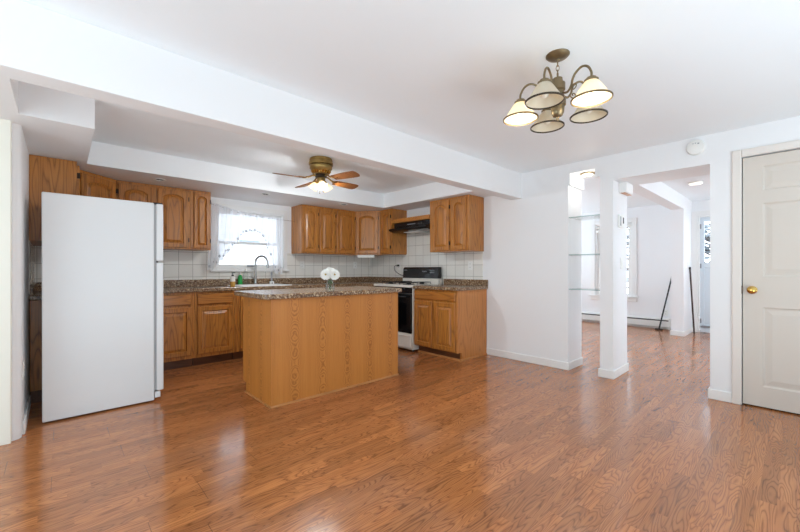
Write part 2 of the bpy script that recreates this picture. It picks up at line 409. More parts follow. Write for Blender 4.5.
# right wall: solid part, niche with stepped head, pillar, opening, part with the door
NY0, NY1, PY0, OY = 1.375, 1.70, 1.256, 0.505
DY1, DY0, DZ = 0.307, -0.505, 2.012
XR2, XP = 4.45, 4.53
b = MB()
b.box(XR, XR2, NY1, YW, 0, CZ)
b.box(XR, XR2, 1.425, NY1, 2.145, CZ); b.box(XR, XR2, NY0, 1.425, 2.06, CZ); b.box(XR, XR2+0.03, 1.68, NY1, 2.02, 2.145)
struct(b.build('wall_right', M['wall']), 'white wall between stove and glass shelf niche')
b = MB()
XQ = XR-0.006
b.box(XQ, XP, PY0, NY0, 0, CZ); b.box(XQ, XP, OY, PY0, 2.0, CZ); b.box(XQ, XP, DY1, OY, 0, CZ)
b.box(XQ, XP, DY0, DY1, DZ, CZ); b.box(XQ, XP, -2.4, DY0, 0, CZ)
struct(b.build('wall_right', M['wall']), 'white wall with the wide opening and pillar')
# rear wall and left room, behind the camera
b = MB(); b.box(-3.3, 4.53, -2.4, -2.3, 0, CZ); struct(b.build('wall_rear', M['wall']))
b = MB(); b.box(-3.3, -3.2, -2.4, 3.44, 0, CZ); struct(b.build('wall_side', M['wall']))
# living room walls
LWY0, LWY1, LWZ0, LWZ1 = 2.19, 2.86, 0.58, 2.02
EY0, EY1, EZ = 0.29, 1.188, 2.04
b = MB()
for (y0, y1, z0, z1) in ((LWY1, 5.3, 0, LZ), (EY1, LWY0, 0, LZ), (-2.4, EY0, 0, LZ), (LWY0, LWY1, 0, LWZ0), (LWY0, LWY1, LWZ1, LZ), (EY0, EY1, EZ, LZ)):
    b.box(XF, XF+0.13, y0, y1, z0, z1)
struct(b.build('wall_far', M['wall']), 'far white wall with window and entry door')
b = MB(); b.box(7.50, XF, 1.262, 1.43, 0, LZ); b.box(XP, 7.50, 1.262, 1.43, 2.09, LZ); struct(b.build('wall_divider', M['wall']), 'white stub wall and beam in the room beyond')
b = MB(); b.box(4.53, XF, 5.0, 5.3, 0, 0.6); b.box(4.53, XF, 5.0, 5.3, 2.1, LZ); b.box(4.53, 5.1, 5.0, 5.3, 0.6, 2.1); b.box(7.7, XF, 5.0, 5.3, 0.6, 2.1); struct(b.build('wall_north', M['wall']))
b = MB(); b.box(4.53, XF, -2.4, -2.0, 0, 0.6); b.box(4.53, XF, -2.4, -2.0, 2.1, LZ); b.box(4.53, 5.1, -2.4, -2.0, 0.6, 2.1); b.box(7.5, XF, -2.4, -2.0, 0.6, 2.1); struct(b.build('wall_south', M['wall']))

# baseboards
BH, BT = 0.085, 0.014
def bb(name, *segs):
    b = MB()
    for (x0, x1, y0, y1) in segs:
        b.box(x0, x1, y0, y1, 0, BH)
    return struct(b.build(name, M['trim'], bevel=0.006))
bb('baseboard_right', (XR-BT, XR, NY1-BT, 2.74), (XR, XR2, NY1-BT, NY1))
bb('baseboard_pillar', (XQ-BT, XQ, PY0-BT, NY0+BT), (XQ, XP+BT, PY0-BT, PY0), (XQ, XP+BT, NY0, NY0+BT), (XP, XP+BT, PY0, NY0))
bb('baseboard_doorway', (XQ-BT, XQ, 0.365, OY+BT), (XQ, XP+BT, OY, OY+BT))
bb('baseboard_stub', (7.5-BT, 7.5, 1.262-BT, 1.43+BT), (7.5, XF-0.02, 1.262-BT, 1.262), (7.5, 8.08, 1.43, 1.43+BT))
bb('baseboard_left', (XL, XL+BT, 3.50, 4.22))

# tile backsplashes
b = MB(); b.box(XL, WX0-0.06, YW-0.006, YW, 0.9, 1.345); b.box(WX1+0.06, XR, YW-0.006, YW, 0.9, 1.345); b.box(WX0-0.06, WX1+0.06, YW-0.006, YW, 0.9, 1.075)
struct(b.build('trim_5', M['tilex']), 'pale square tile backsplash on the window wall')
b = MB(); b.box(XR-0.006, XR, 2.80, YW-0.006, 0.9, 1.345); b.box(XR-0.006, XR, 3.45, 4.23, 1.345, 1.70)
struct(b.build('trim_6', M['tiley']), 'pale square tile backsplash behind the stove')
b = MB(); b.box(XL, XL+0.006, 4.26, YW-0.006, 0.9, 1.345); struct(b.build('trim_7', M['tiley']), 'pale square tile backsplash on the left wall')

# kitchen window
w = thing('window_1', None, None, (0, 0, 0)); struct(w, 'bright kitchen window over the sink')
b = MB()
cw = 0.06
for (x0, x1, z0, z1) in ((WX0-cw, WX0, WZ0-0.04, WZ1+cw), (WX1, WX1+cw, WZ0-0.04, WZ1+cw), (WX0, WX1, WZ1, WZ1+cw), (WX0, WX1, WZ0-0.04, WZ0)):
    b.box(x0, x1, YW-0.024, YW, z0, z1)
b.box(WX0-cw-0.02, WX1+cw+0.02, YW-0.05, YW, WZ0-0.045, WZ0-0.018)
for (x0, x1, z0, z1) in ((WX0, WX0+0.02, WZ0, WZ1), (WX1-0.02, WX1, WZ0, WZ1), (WX0, WX1, WZ1-0.02, WZ1), (WX0, WX1, WZ0, WZ0+0.015)):
    b.box(x0, x1, YW, YW+0.12, z0, z1)
b.build('casing', M['trim'], w, bevel=0.004)
zm = 1.46
for nm, (z0, z1, y) in (('lower_sash', (WZ0+0.015, zm+0.02, YW+0.04)), ('upper_sash', (zm-0.015, WZ1-0.02, YW+0.075))):
    b = MB(); s = 0.035; x0, x1 = WX0+0.02, WX1-0.02
    b.box(x0, x0+s, y, y+0.03, z0, z1); b.box(x1-s, x1, y, y+0.03, z0, z1); b.box(x0+s, x1-s, y, y+0.03, z0, z0+s); b.box(x0+s, x1-s, y, y+0.03, z1-s, z1)
    sa = b.build(nm, M['trim'], w, bevel=0.003)
    b = MB(); b.box(x0+s, x1-s, y+0.013, y+0.017, z0+s, z1-s); b.build('pane', M['pane'], sa)
b = MB(); b.box(1.93, 2.05, YW+0.028, YW+0.04, WZ0+0.022, WZ0+0.044); b.build('sash_lock', M['grey'], w)

# living-room window
w = thing('window_2', None, None); struct(w, 'double hung window with a white casing in the room beyond')
b = MB(); c = 0.085
for (y0, y1, z0, z1) in ((LWY0-c, LWY0, LWZ0, LWZ1+c), (LWY1, LWY1+c, LWZ0, LWZ1+c), (LWY0, LWY1, LWZ1, LWZ1+c)):
    b.box(XF-0.022, XF, y0, y1, z0, z1)
b.box(XF-0.06, XF, LWY0-c-0.03, LWY1+c+0.03, LWZ0-0.03, LWZ0); b.box(XF-0.02, XF, LWY0-c, LWY1+c, LWZ0-0.11, LWZ0-0.03)
for (y0, y1, z0, z1) in ((LWY0, LWY0+0.03, LWZ0, LWZ1), (LWY1-0.03, LWY1, LWZ0, LWZ1), (LWY0, LWY1, LWZ1-0.03, LWZ1)):
    b.box(XF, XF+0.12, y0, y1, z0, z1)
b.build('casing', M['trim'], w, bevel=0.005)
for nm, (z0, z1, x) in (('lower_sash', (LWZ0, 1.32, XF+0.03)), ('upper_sash', (1.28, LWZ1-0.03, XF+0.065))):
    b = MB(); s = 0.045; y0, y1 = LWY0+0.03, LWY1-0.03
    b.box(x, x+0.03, y0, y0+s, z0, z1); b.box(x, x+0.03, y1-s, y1, z0, z1); b.box(x, x+0.03, y0+s, y1-s, z0, z0+s); b.box(x, x+0.03, y0+s, y1-s, z1-s, z1)
    sa = b.build(nm, M['trim'], w, bevel=0.003)
    b = MB(); b.box(x+0.013, x+0.017, y0+s, y1-s, z0+s, z1-s); b.build('pane', M['pane'], sa)
b = MB(); b.box(XF-0.012, XF+0.02, LWY0+0.02, LWY1-0.02, 1.86, 1.90); b.tube([(XF+0.005, LWY0+0.02, 1.955), (XF+0.005, LWY1-0.02, 1.955)], 0.02, 10)
tag(b.build('roller_blind', M['plastic']), 'rolled-up white roller blind in the window of the room beyond', 'blind')

# six-panel door
dr = thing('door_1', None, None); struct(dr, 'warm white six-panel interior door')
def ring(x, y0, y1, z0, z1): return [(x, y0, z0), (x, y1, z0), (x, y1, z1), (x, y0, z1)]
def panel_door(mat, y0, y1, z0, z1, xf, th, panels, parent, name):
    """slab facing -X with sunk raised panels; panels are (y0,y1,z0,z1)"""
    b = MB(); ys = sorted({y0, y1} | {p[0] for p in panels} | {p[1] for p in panels}); zs = sorted({z0, z1} | {p[2] for p in panels} | {p[3] for p in panels})
    for i in range(len(ys)-1):
        for k in range(len(zs)-1):
            cy, cz = (ys[i]+ys[i+1])/2, (zs[k]+zs[k+1])/2
            if any(p[0] < cy < p[1] and p[2] < cz < p[3] for p in panels): continue
            b.add(ring(xf, ys[i], ys[i+1], zs[k], zs[k+1]), [(0, 1, 2, 3)])
    for (a, c, d, e) in panels:
        rs = []
        for o, dx in ((0, 0), (0.012, 0.010), (0.022, 0.010), (0.055, 0.003)):
            rs.append(ring(xf+dx, a+o, c-o, d+o, e-o))
        b.rings(rs, cap0=False, cap1=True)
    b.box(xf+th*0.5, xf+th, y0, y1, z0, z1)
    for q in ((ring(xf, y0, y1, z0, z1), ring(xf+th, y0, y1, z0, z1)),):
        b.rings(list(q), False, False)
    return b.build(name, mat, parent)
dy0, dy1 = DY0+0.006, DY1-0.006
pw = 0.255; ya = dy1-0.115; yb = dy0+0.115
pan = []
for (z0, z1) in ((0.17, 0.80), (1.045, 1.625), (1.725, 1.92)):
    pan += [(ya-pw, ya, z0, z1), (yb, yb+pw, z0, z1)]
slab = panel_door(M['door'], dy0, dy1, 0.012, DZ-0.008, XQ+0.014, 0.035, pan, dr, 'door_slab')
b = MB(); c = 0.058
b.box(XQ-0.018, XQ, DY1, DY1+c, 0, DZ+c); b.box(XQ-0.018, XQ, DY0-c, DY0, 0, DZ+c); b.box(XQ-0.018, XQ, DY0, DY1, DZ, DZ+c)
b.build('casing', M['casing'], dr, bevel=0.006)
b = MB(); b.box(XQ+0.052, XQ+0.12, DY0, DY1, 0, DZ); b.build('closet_shadow', M['darkgap'], dr)
KY, KZ = 0.246, 0.935
Mx = Matrix.Translation((XQ+0.014, KY, KZ)) @ Matrix.Rotation(R(-90), 4, 'Y')
b = MB(Mx); b.lathe([(0.032, 0), (0.032, 0.004), (0.022, 0.010), (0.011, 0.014), (0.010, 0.030), (0.022, 0.038), (0.028, 0.050), (0.027, 0.060), (0.018, 0.068), (0.004, 0.070)], 24)
b.build('door_knob', M['brass'], dr, smooth=True)
b = MB(); b.box(XQ-0.004, XQ+0.012, DY1-0.004, DY1+0.006, KZ-0.032, KZ+0.032); b.build('strike_plate', M['hinge'], dr)

# entry storm door
dr = thing('door_2', None, None); struct(dr, 'pale blue half-glass entry door beyond the opening')
b = MB(); c = 0.075
b.box(XF-0.02, XF, EY1, EY1+c, 0, EZ+c); b.box(XF-0.02, XF, EY0-c, EY0, 0, EZ+c); b.box(XF-0.02, XF, EY0, EY1, EZ, EZ+c)
b.box(XF, XF+0.1, EY1-0.03, EY1, 0, EZ); b.box(XF, XF+0.1, EY0, EY0+0.03, 0, EZ); b.box(XF, XF+0.1, EY0+0.03, EY1-0.03, EZ-0.03, EZ)
b.build('casing', M['trim'], dr, bevel=0.005)
y0, y1, s = EY0+0.03, EY1-0.03, 0.06; xd = XF+0.05
b = MB(); b.box(xd, xd+0.04, y0, y0+s, 0.001, EZ-0.03); b.box(xd, xd+0.04, y1-s, y1, 0.001, EZ-0.03)
b.box(xd, xd+0.04, y0+s, y1-s, EZ-0.11, EZ-0.03); b.box(xd, xd+0.04, y0+s, y1-s, 1.13, 1.22); b.box(xd, xd+0.04, y0+s, y1-s, 0.001, 0.14)
fr = b.build('door_frame', M['entry'], dr, bevel=0.004)
b = MB(); b.box(xd+0.01, xd+0.03, y0+s, y1-s, 0.14, 1.13); b.build('kick_panel', M['entry'], dr)
b = MB(); b.box(xd+0.018, xd+0.022, y0+s, y1-s, 1.22, EZ-0.11); b.build('pane', M['pane'], dr)
for z in (0.2, 1.16, 1.85):
    b = MB(); b.box(xd-0.012, xd, y1-0.02, y1+0.005, z-0.04, z+0.04); b.build('hinge', M['grey'], dr)
b = MB(); b.tube([(xd-0.02, y1-0.02, 0.11), (xd-0.02, y1-0.30, 0.11)], 0.014, 8); b.build('door_closer', M['grey'], dr)

# ------------------------------------------------------------------ cabinets
def contour(x0, x1, z0, z1, o, rise, n=14):
    """closed outline inset by o; the top follows a cathedral arch of the given rise"""
    a0, a1, b0, b1 = x0+o, x1-o, z0+o, z1-o
    out = [(a0+(a1-a0)*i/n, b0) for i in range(n)]
    def top(x):
        if not rise: return b1
        u = (x-(x0+x1)/2)/((a1-a0)/2)
        s = max(0.0, 1-(u/0.96)**2)**0.7 if abs(u) < 0.96 else 0
        return b1-rise*(1-s)
    out += [(a1, b0+(top(a1)-b0)*i/n) for i in range(n)]
    out += [(a1-(a1-a0)*i/n, top(a1-(a1-a0)*i/n)) for i in range(n)]
    out += [(a0, top(a0)-(top(a0)-b0)*i/n) for i in range(n)]
    return out
def cab_door(parent, x0, x1, z0, z1, arch=True, hinge='r', name='door', yf=0.0, grain='oak'):
    th = 0.019; w = x1-x0; st = min(0.048, w*0.21); rise = min(0.042, w*0.15) if arch else 0
    R3 = lambda c, y: [(p[0], y, p[1]) for p in c]
    out = contour(x0, x1, z0, z1, 0, 0); out2 = contour(x0, x1, z0, z1, 0.005, 0)
    inn = contour(x0, x1, z0, z1, st, rise); inn2 = contour(x0, x1, z0, z1, st+0.006, rise)
    b = MB(); b.rings([R3(out2, yf-0.0005), R3(out2, yf-0.004), R3(out, yf-0.004), R3(out, yf-th+0.005), R3(out2, yf-th), R3(inn, yf-th), R3(inn2, yf-th+0.013)], cap0=True, cap1=False)
    d = b.build(name, M[grain], parent)
    p1 = contour(x0, x1, z0, z1, st+0.006, rise); k = min(0.030, w*0.10)
    p2 = contour(x0, x1, z0, z1, st+0.006+k, rise); p3 = contour(x0, x1, z0, z1, st+0.008+k, rise)
    b = MB(); b.rings([R3(p1, yf-0.002), R3(p1, yf-th+0.0135), R3(p2, yf-th+0.001), R3(p3, yf-th)], True, True)
    b.build('raised_panel', M[grain], d)
    if hinge:
        xh = x1+0.004 if hinge == 'r' else x0-0.004
        for zz in (z0+0.09, z1-0.09):
            b = MB(); b.box(xh-0.005, xh+0.005, yf-th-0.002, yf-0.001, zz-0.024, zz+0.024); b.build('hinge', M['hinge'], d, bevel=0.002)
    return d
def drawer(parent, x0, x1, z0, z1):
    th = 0.019
    Rc = lambda o, y: [(x0+o, y, z0+o), (x1-o, y, z0+o), (x1-o, y, z1-o), (x0+o, y, z1-o)]
    b = MB(); b.rings([Rc(0, -0.001), Rc(0, -th+0.007), Rc(0.008, -th)], True, True)
    return b.build('drawer_front', M['oakx'], parent)
def wall_cab(label, loc, rz, w, doors, depth=0.318, z0=1.335, z1=2.037, group='oak wall cabinets', poly=None, side=None):
    """upper unit; local x runs along the face, local y into the wall"""
    t = thing('wall_cabinet', label, 'cabinet', (loc[0], loc[1], z0), rz, group); h = z1-z0
    b = MB()
    if poly:
        inv = Matrix.Rotation(-rz, 4, 'Z') @ Matrix.Translation((-loc[0], -loc[1], 0))
        b.prism([tuple((inv @ Vector((p[0], p[1], 0)))[:2]) for p in poly], 0, h)
    else:
        b.box(0, w, 0, depth, 0, h)
    b.build('body', M['oak'], t, bevel=0.002)
    for (x0, x1, hg) in doors: cab_door(t, x0, x1, 0.018, h-0.03, True, hg)
    return t
UF = YW-0.32
wall_cab('oak wall cabinet high on the left wall above the refrigerator, plain side facing out', (0.12, 4.25), R(90), 0.298, [(0.02, 0.28, 'l')], 0.293)
dl = math.hypot(0.33, 0.30); ang = math.atan2(0.30, 0.33)
wall_cab('oak corner wall cabinet set diagonally behind the refrigerator', (0.12, 4.55), ang, dl, [(0.045, dl-0.025, 'r')],
         poly=[(0.12, 4.55), (0.45, 4.85), (0.45, YW), (XL, YW), (XL, 4.55)])
wall_cab('two-door oak wall cabinet just right of the diagonal corner cabinet, partly behind refrigerator', (0.452, UF), 0, 0.690, [(0.012, 0.318, 'l'), (0.362, 0.664, 'r')])
wall_cab('narrow single-door oak wall cabinet left of the kitchen window', (1.144, UF), 0, 0.218, [(0.030, 0.205, 'r')])
wall_cab('two-door oak wall cabinet just right of the kitchen window', (2.568, UF), 0, 0.580, [(0.010, 0.262, 'r'), (0.298, 0.564, 'r')], group='oak wall cabinets')
wall_cab('single-door oak wall cabinet left of the diagonal cabinet near the stove', (3.150, UF), 0, 0.358, [(0.012, 0.350, 'r')])
dl = math.hypot(0.25, 0.33); ang = math.atan2(-0.33, 0.25)
wall_cab('oak diagonal corner wall cabinet with a wide arched door near the stove', (3.51, 4.85), ang, dl, [(0.022, dl-0.030, 'r')],
         poly=[(3.51, 4.85), (3.76, 4.52), (XR, 4.52), (XR, YW), (3.51, YW)])
wall_cab('narrow oak wall cabinet immediately left of the black range hood', (3.76, 4.518), R(-90), 0.284, [(0.018, 0.258, 'r')])
wall_cab('two-door oak wall cabinet at the right end, right of the black range hood', (3.76, 3.445), R(-90), 0.662, [(0.052, 0.350, 'r'), (0.386, 0.622, None)])

def base_cab(label, loc, rz, w, fronts, depth=0.545, h=0.845, group='oak base cabinets', ends=(False, False), kick=0.075):
    t = thing('base_cabinet', label, 'cabinet', (loc[0], loc[1], 0), rz, group)
    b = MB(); b.box(0, w, 0, depth, 0.10, h); b.build('body', M['oak'], t, bevel=0.002)
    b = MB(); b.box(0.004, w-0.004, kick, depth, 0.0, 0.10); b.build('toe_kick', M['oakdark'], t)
    if ends[1]:
        b = MB(); b.box(w-0.018+0.0195, w+0.02, 0.0, depth, 0.10, h); b.box(w-0.018+0.0195, w+0.02, kick, depth, 0.0, 0.10); b.build('end_panel', M['oakpanel'], t)
        b = MB(); b.box(w+0.02, w+0.030, kick, depth, 0, 0.02); b.box(0.0, w+0.03, kick-0.012, kick, 0, 0.02); b.build('shoe_moulding', M['oaktrim'], t)
    for f in fronts:
        if f[0] == 'door': cab_door(t, *f[1:5], False, f[5])
        else: drawer(t, *f[1:5])
    return t
BF = YW-0.555
base_cab('oak base cabinet with one door and drawer, directly right of the refrigerator', (0.62, BF), 0, 0.503, [('drawer', 0.03, 0.475, 0.700, 0.820), ('door', 0.03, 0.475, 0.14, 0.676, None)])
base_cab('oak base cabinet with one door and drawer left of the island', (1.125, BF), 0, 0.438, [('drawer', 0.028, 0.408, 0.700, 0.820), ('door', 0.028, 0.408, 0.14, 0.676, None)])
base_cab('oak sink base cabinet under the window, mostly behind the island', (1.565, BF), 0, 0.760, [('door', 0.06, 0.37, 0.14, 0.82, None), ('door', 0.39, 0.70, 0.14, 0.82, None)])
base_cab('oak corner base cabinet between dishwasher and stove', (2.935, BF), 0, 1.14, [('door', 0.03, 0.42, 0.14, 0.676, None), ('drawer', 0.03, 0.42, 0.700, 0.820)])
base_cab('oak corner base cabinet hidden behind the refrigerator', (-0.17, BF), 0, 0.788, [])
base_cab('short oak base cabinet end against the left wall behind the refrigerator', (0.42, 4.262), R(90), 0.349, [], depth=0.59)
base_cab('short oak base cabinet filling the corner left of the stove', (XR-0.61, BF-0.004), R(-90), 0.374, [], depth=0.60)
base_cab('oak base cabinet with two doors and one drawer right of the stove', (XR-0.61, 3.452), R(-90), 0.696,
         [('drawer', 0.006, 0.684, 0.716, 0.822), ('door', 0.006, 0.318, 0.115, 0.692, None), ('door', 0.354, 0.684, 0.115, 0.692, None)], depth=0.60, ends=(False, True))

# dishwasher
t = thing('dishwasher', 'black dishwasher under the counter right of the sink, mostly behind island', 'dishwasher', (2.329, BF, 0))
b = MB(); b.box(0.003, 0.600, 0.0, 0.53, 0.10, 0.844); b.build('body', M['black'], t)
b = MB(); b.box(0.006, 0.597, -0.02, -0.001, 0.13, 0.70); b.build('door', M['black'], t, bevel=0.005)
b = MB(); b.box(0.006, 0.597, -0.024, -0.001, 0.71, 0.838); b.build('control_panel', M['black'], t, bevel=0.005)

# countertops
CT0, CT1 = 0.847, 0.887
def top_slab(b, poly):
    b.prism(poly, CT0, CT1)
t = thing('countertop', 'brown granite-look countertop running along the window wall', 'countertop', (2.0, 4.85, CT0))
def lb(): return MB(Matrix.Translation((-2.0, -4.85, -CT0)))
SX0, SX1, SY0, SY1 = 1.64, 2.30, 4.62, 5.06
YF = BF-0.035
b = lb()
b.prism([(XL, 4.25), (0.455, 4.25), (0.455, YF), (SX0, YF), (SX0, YW-0.006), (XL, YW-0.006)], CT0, CT1)
b.prism([(SX1, YF), (3.435, YF), (3.435, 4.232), (XR-0.006, 4.232), (XR-0.006, YW-0.006), (SX1, YW-0.006)], CT0, CT1)
b.box(SX0, SX1, YF, SY0, CT0, CT1); b.box(SX0, SX1, SY1, YW-0.006, CT0, CT1)
b.build('worktop', M['granite'], t, bevel=0.006)
b = lb(); b.box(XL+0.026, XR-0.026, YW-0.026, YW-0.006, CT1, 0.972); b.box(XL+0.006, XL+0.026, 4.25, YW-0.006, CT1, 0.972); b.box(XR-0.026, XR-0.006, 4.232, YW-0.006, CT1, 0.972)
b.build('backsplash_lip', M['granite'], t, bevel=0.003)
t = thing('countertop', 'short brown granite-look countertop right of the stove', 'countertop', (3.75, 3.1, CT0))
b = MB(Matrix.Translation((-3.75, -3.1, -CT0))); b.box(3.435, XR-0.006, 2.715, 3.452, CT0, CT1); b.build('worktop', M['granite'], t, bevel=0.006)
b = MB(Matrix.Translation((-3.75, -3.1, -CT0))); b.box(XR-0.026, XR-0.006, 2.715, 3.452, CT1, 0.965); b.build('backsplash_lip', M['granite'], t, bevel=0.003)

# island
IX0, IX1, IY0, IY1 = 1.235, 2.585, 2.825, 3.43
t = thing('kitchen_island', 'large oak kitchen island with plain veneer sides standing on the floor', 'kitchen island', (1.9, 3.12, 0))
Ti = Matrix.Translation((-1.9, -3.12, 0))
b = MB(Ti); b.box(IX0, IX1, IY0, IY0+0.012, 0, 0.863); b.build('back_panel', M['veneer'], t)
b = MB(Ti); b.prism([(IY0+0.0125, 0), (IY1-0.07, 0), (IY1-0.07, 0.09), (IY1, 0.09), (IY1, 0.863), (IY0+0.0125, 0.863)], IX0, IX0+0.018, 'x'); b.build('end_panel', M['veneer'], t)
b = MB(Ti); b.prism([(IY0+0.0125, 0), (IY1-0.07, 0), (IY1-0.07, 0.09), (IY1, 0.09), (IY1, 0.863), (IY0+0.0125, 0.863)], IX1-0.018, IX1, 'x'); b.build('end_panel', M['veneer'], t)
b = MB(Ti); b.box(IX0+0.0185, IX1-0.0185, IY0+0.0125, IY1-0.002, 0.09, 0.862); b.build('body', M['oak'], t)
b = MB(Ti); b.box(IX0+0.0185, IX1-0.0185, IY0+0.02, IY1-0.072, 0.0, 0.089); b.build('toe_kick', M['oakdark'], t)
b = MB(Ti); b.box(IX0-0.012, IX1+0.012, IY0-0.012, IY0, 0, 0.018); b.box(IX0-0.012, IX0, IY0, IY1-0.07, 0, 0.018); b.box(IX1, IX1+0.012, IY0, IY1-0.07, 0, 0.018)
b.build('shoe_moulding', M['oaktrim'], t, bevel=0.004)
b = MB(Ti); b.prism([(IX0-0.004, IY0-0.004), (IX0+0.012, IY0-0.004), (IX0+0.012, IY0-0.0005), (IX0-0.0005, IY0-0.0005), (IX0-0.0005, IY0+0.012), (IX0-0.004, IY0+0.012)], 0.018, 0.863); b.build('corner_bead', M['veneer'], t)
b = MB(Ti); b.box(IX1-0.012, IX1+0.003, IY0-0.004, IY0-0.0005, 0.018, 0.863)
b.build('corner_bead', M['veneer'], t)
for k in range(3):
    wd_ = (IX1-IX0-0.06)/3
    Mk = Ti @ Matrix.Translation((IX1-0.03-k*wd_, IY1, 0)) @ Matrix.Rotation(R(180), 4, 'Z')
    e = bpy.data.objects.new('x', None)
    # doors on the kitchen side
    d = cab_door(t, 0.01, wd_-0.01, 0.12, 0.83, False, None)
    for ob in [d] + list(d.children):
        ob.data.transform(Mk)
    bpy.data.objects.remove(e)
o = MB(); o.prism(rrect(1.165, 2.640, 2.785, 3.50, 0.05), 0.864, 0.905)
tag(o.build('island_countertop', M['granite'], bevel=0.008, seg=3), 'brown granite-look top with rounded corners lying on the island', 'countertop')

# ------------------------------------------------------------------ refrigerator
t = thing('refrigerator', 'white top-freezer refrigerator seen from its plain side', 'refrigerator', (-0.083, 3.637, 0)); t.rotation_euler = (0, R(-0.1), 0)
b = MB(); b.box(0, 0.672, 0, 0.565, 0.010, 1.652); b.build('body', M['appl'], t, bevel=0.008)
b = MB(); b.box(0.672, 0.686, 0.003, 0.555, 0.09, 1.640); b.build('gasket', M['gasket'], t)
b = MB(); b.box(0.686, 0.738, 0.0, 0.565, 1.168, 1.648); fd = b.build('freezer_door', M['appl'], t, bevel=0.010)
b = MB(); b.box(0.686, 0.738, 0.0, 0.565, 0.085, 1.156); rd = b.build('fresh_food_door', M['appl'], t, bevel=0.010)
b = MB(); b.box(0.738, 0.760, 0.50, 0.535, 1.20, 1.50); b.build('handle', M['appl'], fd, bevel=0.006)
b = MB(); b.box(0.738, 0.760, 0.50, 0.535, 0.75, 1.12); b.build('handle', M['appl'], rd, bevel=0.006)
b = MB(); b.box(0.668, 0.734, 0.012, 0.06, 1.649, 1.658); b.build('hinge_cap', M['darkgap'], t, bevel=0.003)
b = MB(); b.box(0.672, 0.70, 0.005, 0.04, 1.157, 1.167); b.build('hinge', M['darkgap'], t)
b = MB(); b.box(0.675, 0.715, 0.002, 0.56, 0.028, 0.078); b.build('base_grille', M['appl'], t, bevel=0.004)
for (x, y) in ((0.05, 0.05), (0.05, 0.51), (0.62, 0.05), (0.62, 0.51)):
    b = MB(); b.lathe([(0.016, -0.0+(-0.0002 if x < 0.3 else -0.0011)), (0.016, 0.006), (0.010, 0.007), (0.010, 0.0095)], 12, (x, y, 0)); b.build('levelling_foot', M['darkgap'], t)

# ------------------------------------------------------------------ stove (local x along its front to the right, y into the wall)
t = thing('gas_range', 'white gas range with black oven door and black control panel', 'stove', (3.405, 4.222, 0), R(-90))
W = 0.764
b = MB(); b.box(0, W, 0.03, 0.64, 0.03, 0.858); b.build('body', M['bone'], t, bevel=0.003)
b = MB(); b.box(0.004, W-0.004, 0.0, 0.0295, 0.055, 0.245); dwr = b.build('storage_drawer', M['bone'], t, bevel=0.006)
b = MB(); b.box(0.05, W-0.05, -0.008, 0.0, 0.205, 0.225); b.build('handle', M['bone'], dwr, bevel=0.003)
b = MB(); b.box(0.004, W-0.004, 0.0, 0.0295, 0.252, 0.775); od = b.build('oven_door', M['black'], t, bevel=0.006)
b = MB(); b.box(0.09, W-0.09, -0.003, -0.0005, 0.36, 0.65); b.build('oven_window', M['blackglass'], od)
b = MB(); b.tube([(0.05, -0.04, 0.735), (W-0.05, -0.04, 0.735)], 0.011, 10); b.box(0.06, 0.085, -0.04, 0.0, 0.725, 0.745); b.box(W-0.085, W-0.06, -0.04, 0.0, 0.725, 0.745); b.build('handle', M['black'], od)
b = MB(); b.box(0.004, W-0.004, 0.003, 0.0295, 0.78, 0.858); cp = b.build('knob_panel', M['black'], t, bevel=0.004)
for i in range(4):
    Mk = Matrix.Translation((0.12+i*0.175, 0.003, 0.826)) @ Matrix.Rotation(R(90), 4, 'X')
    b = MB(Mk); b.lathe([(0.021, 0), (0.020, 0.016), (0.016, 0.022)], 16); b.build('burner_knob', M['black'], cp, smooth=True)
b = MB(); b.box(-0.004, W+0.004, -0.012, 0.56, 0.859, 0.891); ck = b.build('cooktop', M['bone'], t, bevel=0.006)
for (cx, cy) in ((0.19, 0.15), (0.57, 0.15), (0.19, 0.41), (0.57, 0.41)):
    b = MB(); b.lathe([(0.085, 0.8915), (0.080, 0.895), (0.02, 0.8915)], 20, (cx, cy, 0)); b.build('drip_pan', M['iron'], ck)
    b = MB(); b.lathe([(0.035, 0.896), (0.035, 0.908), (0.02, 0.912)], 16, (cx, cy, 0)); b.build('burner', M['iron'], ck)
    b = MB()
    for a in range(4):
        ca, sa = math.cos(R(45+90*a)), math.sin(R(45+90*a))
        b.tube([(cx+0.125*ca, cy+0.125*sa, 0.892), (cx+0.125*ca, cy+0.125*sa, 0.920), (cx+0.03*ca, cy+0.03*sa, 0.920)], 0.0055, 6)
    pts = [(cx+0.125*math.cos(R(45+90*a)), cy+0.125*math.sin(R(45+90*a)), 0.918) for a in range(5)]
    b.tube(pts, 0.005, 6); b.build('grate', M['iron'], ck)
b = MB(); b.box(0.010, W-0.016, 0.562, 0.642, 0.859, 0.968); b.build('back_riser', M['bone'], t, bevel=0.003)
b = MB(); b.prism([(0.555, 0.9685), (0.640, 0.9685), (0.640, 1.135), (0.590, 1.135), (0.566, 1.115)], 0.018, W-0.024, 'x'); bg_ = b.build('control_panel', M['black'], t, bevel=0.005)
b = MB(); b.box(0.44, 0.60, 0.555, 0.563, 1.035, 1.095); b.build('clock_display', M['blackglass'], bg_)
for k, (x, z) in enumerate([(0.455+0.03*i, 1.07) for i in range(3)] + [(0.60+0.03*i, 1.085) for i in range(3)] + [(0.60+0.03*i, 1.055) for i in range(3)]):
    b = MB(); b.box(x-0.008, x+0.010, 0.553, 0.563, z-0.006, z+0.007); b.build('button', M['grey'], bg_)
b = MB(); b.box(0.05, 0.11, 0.556, 0.566, 1.085, 1.092); b.build('badge', M['grey'], bg_)
for (x, y) in ((0.04, 0.08), (W-0.04, 0.08), (0.04, 0.6), (W-0.04, 0.6)):
    b = MB(); b.lathe([(0.015, 0), (0.015, 0.03)], 10, (x, y, 0)); b.build('levelling_foot', M['slot'], t)
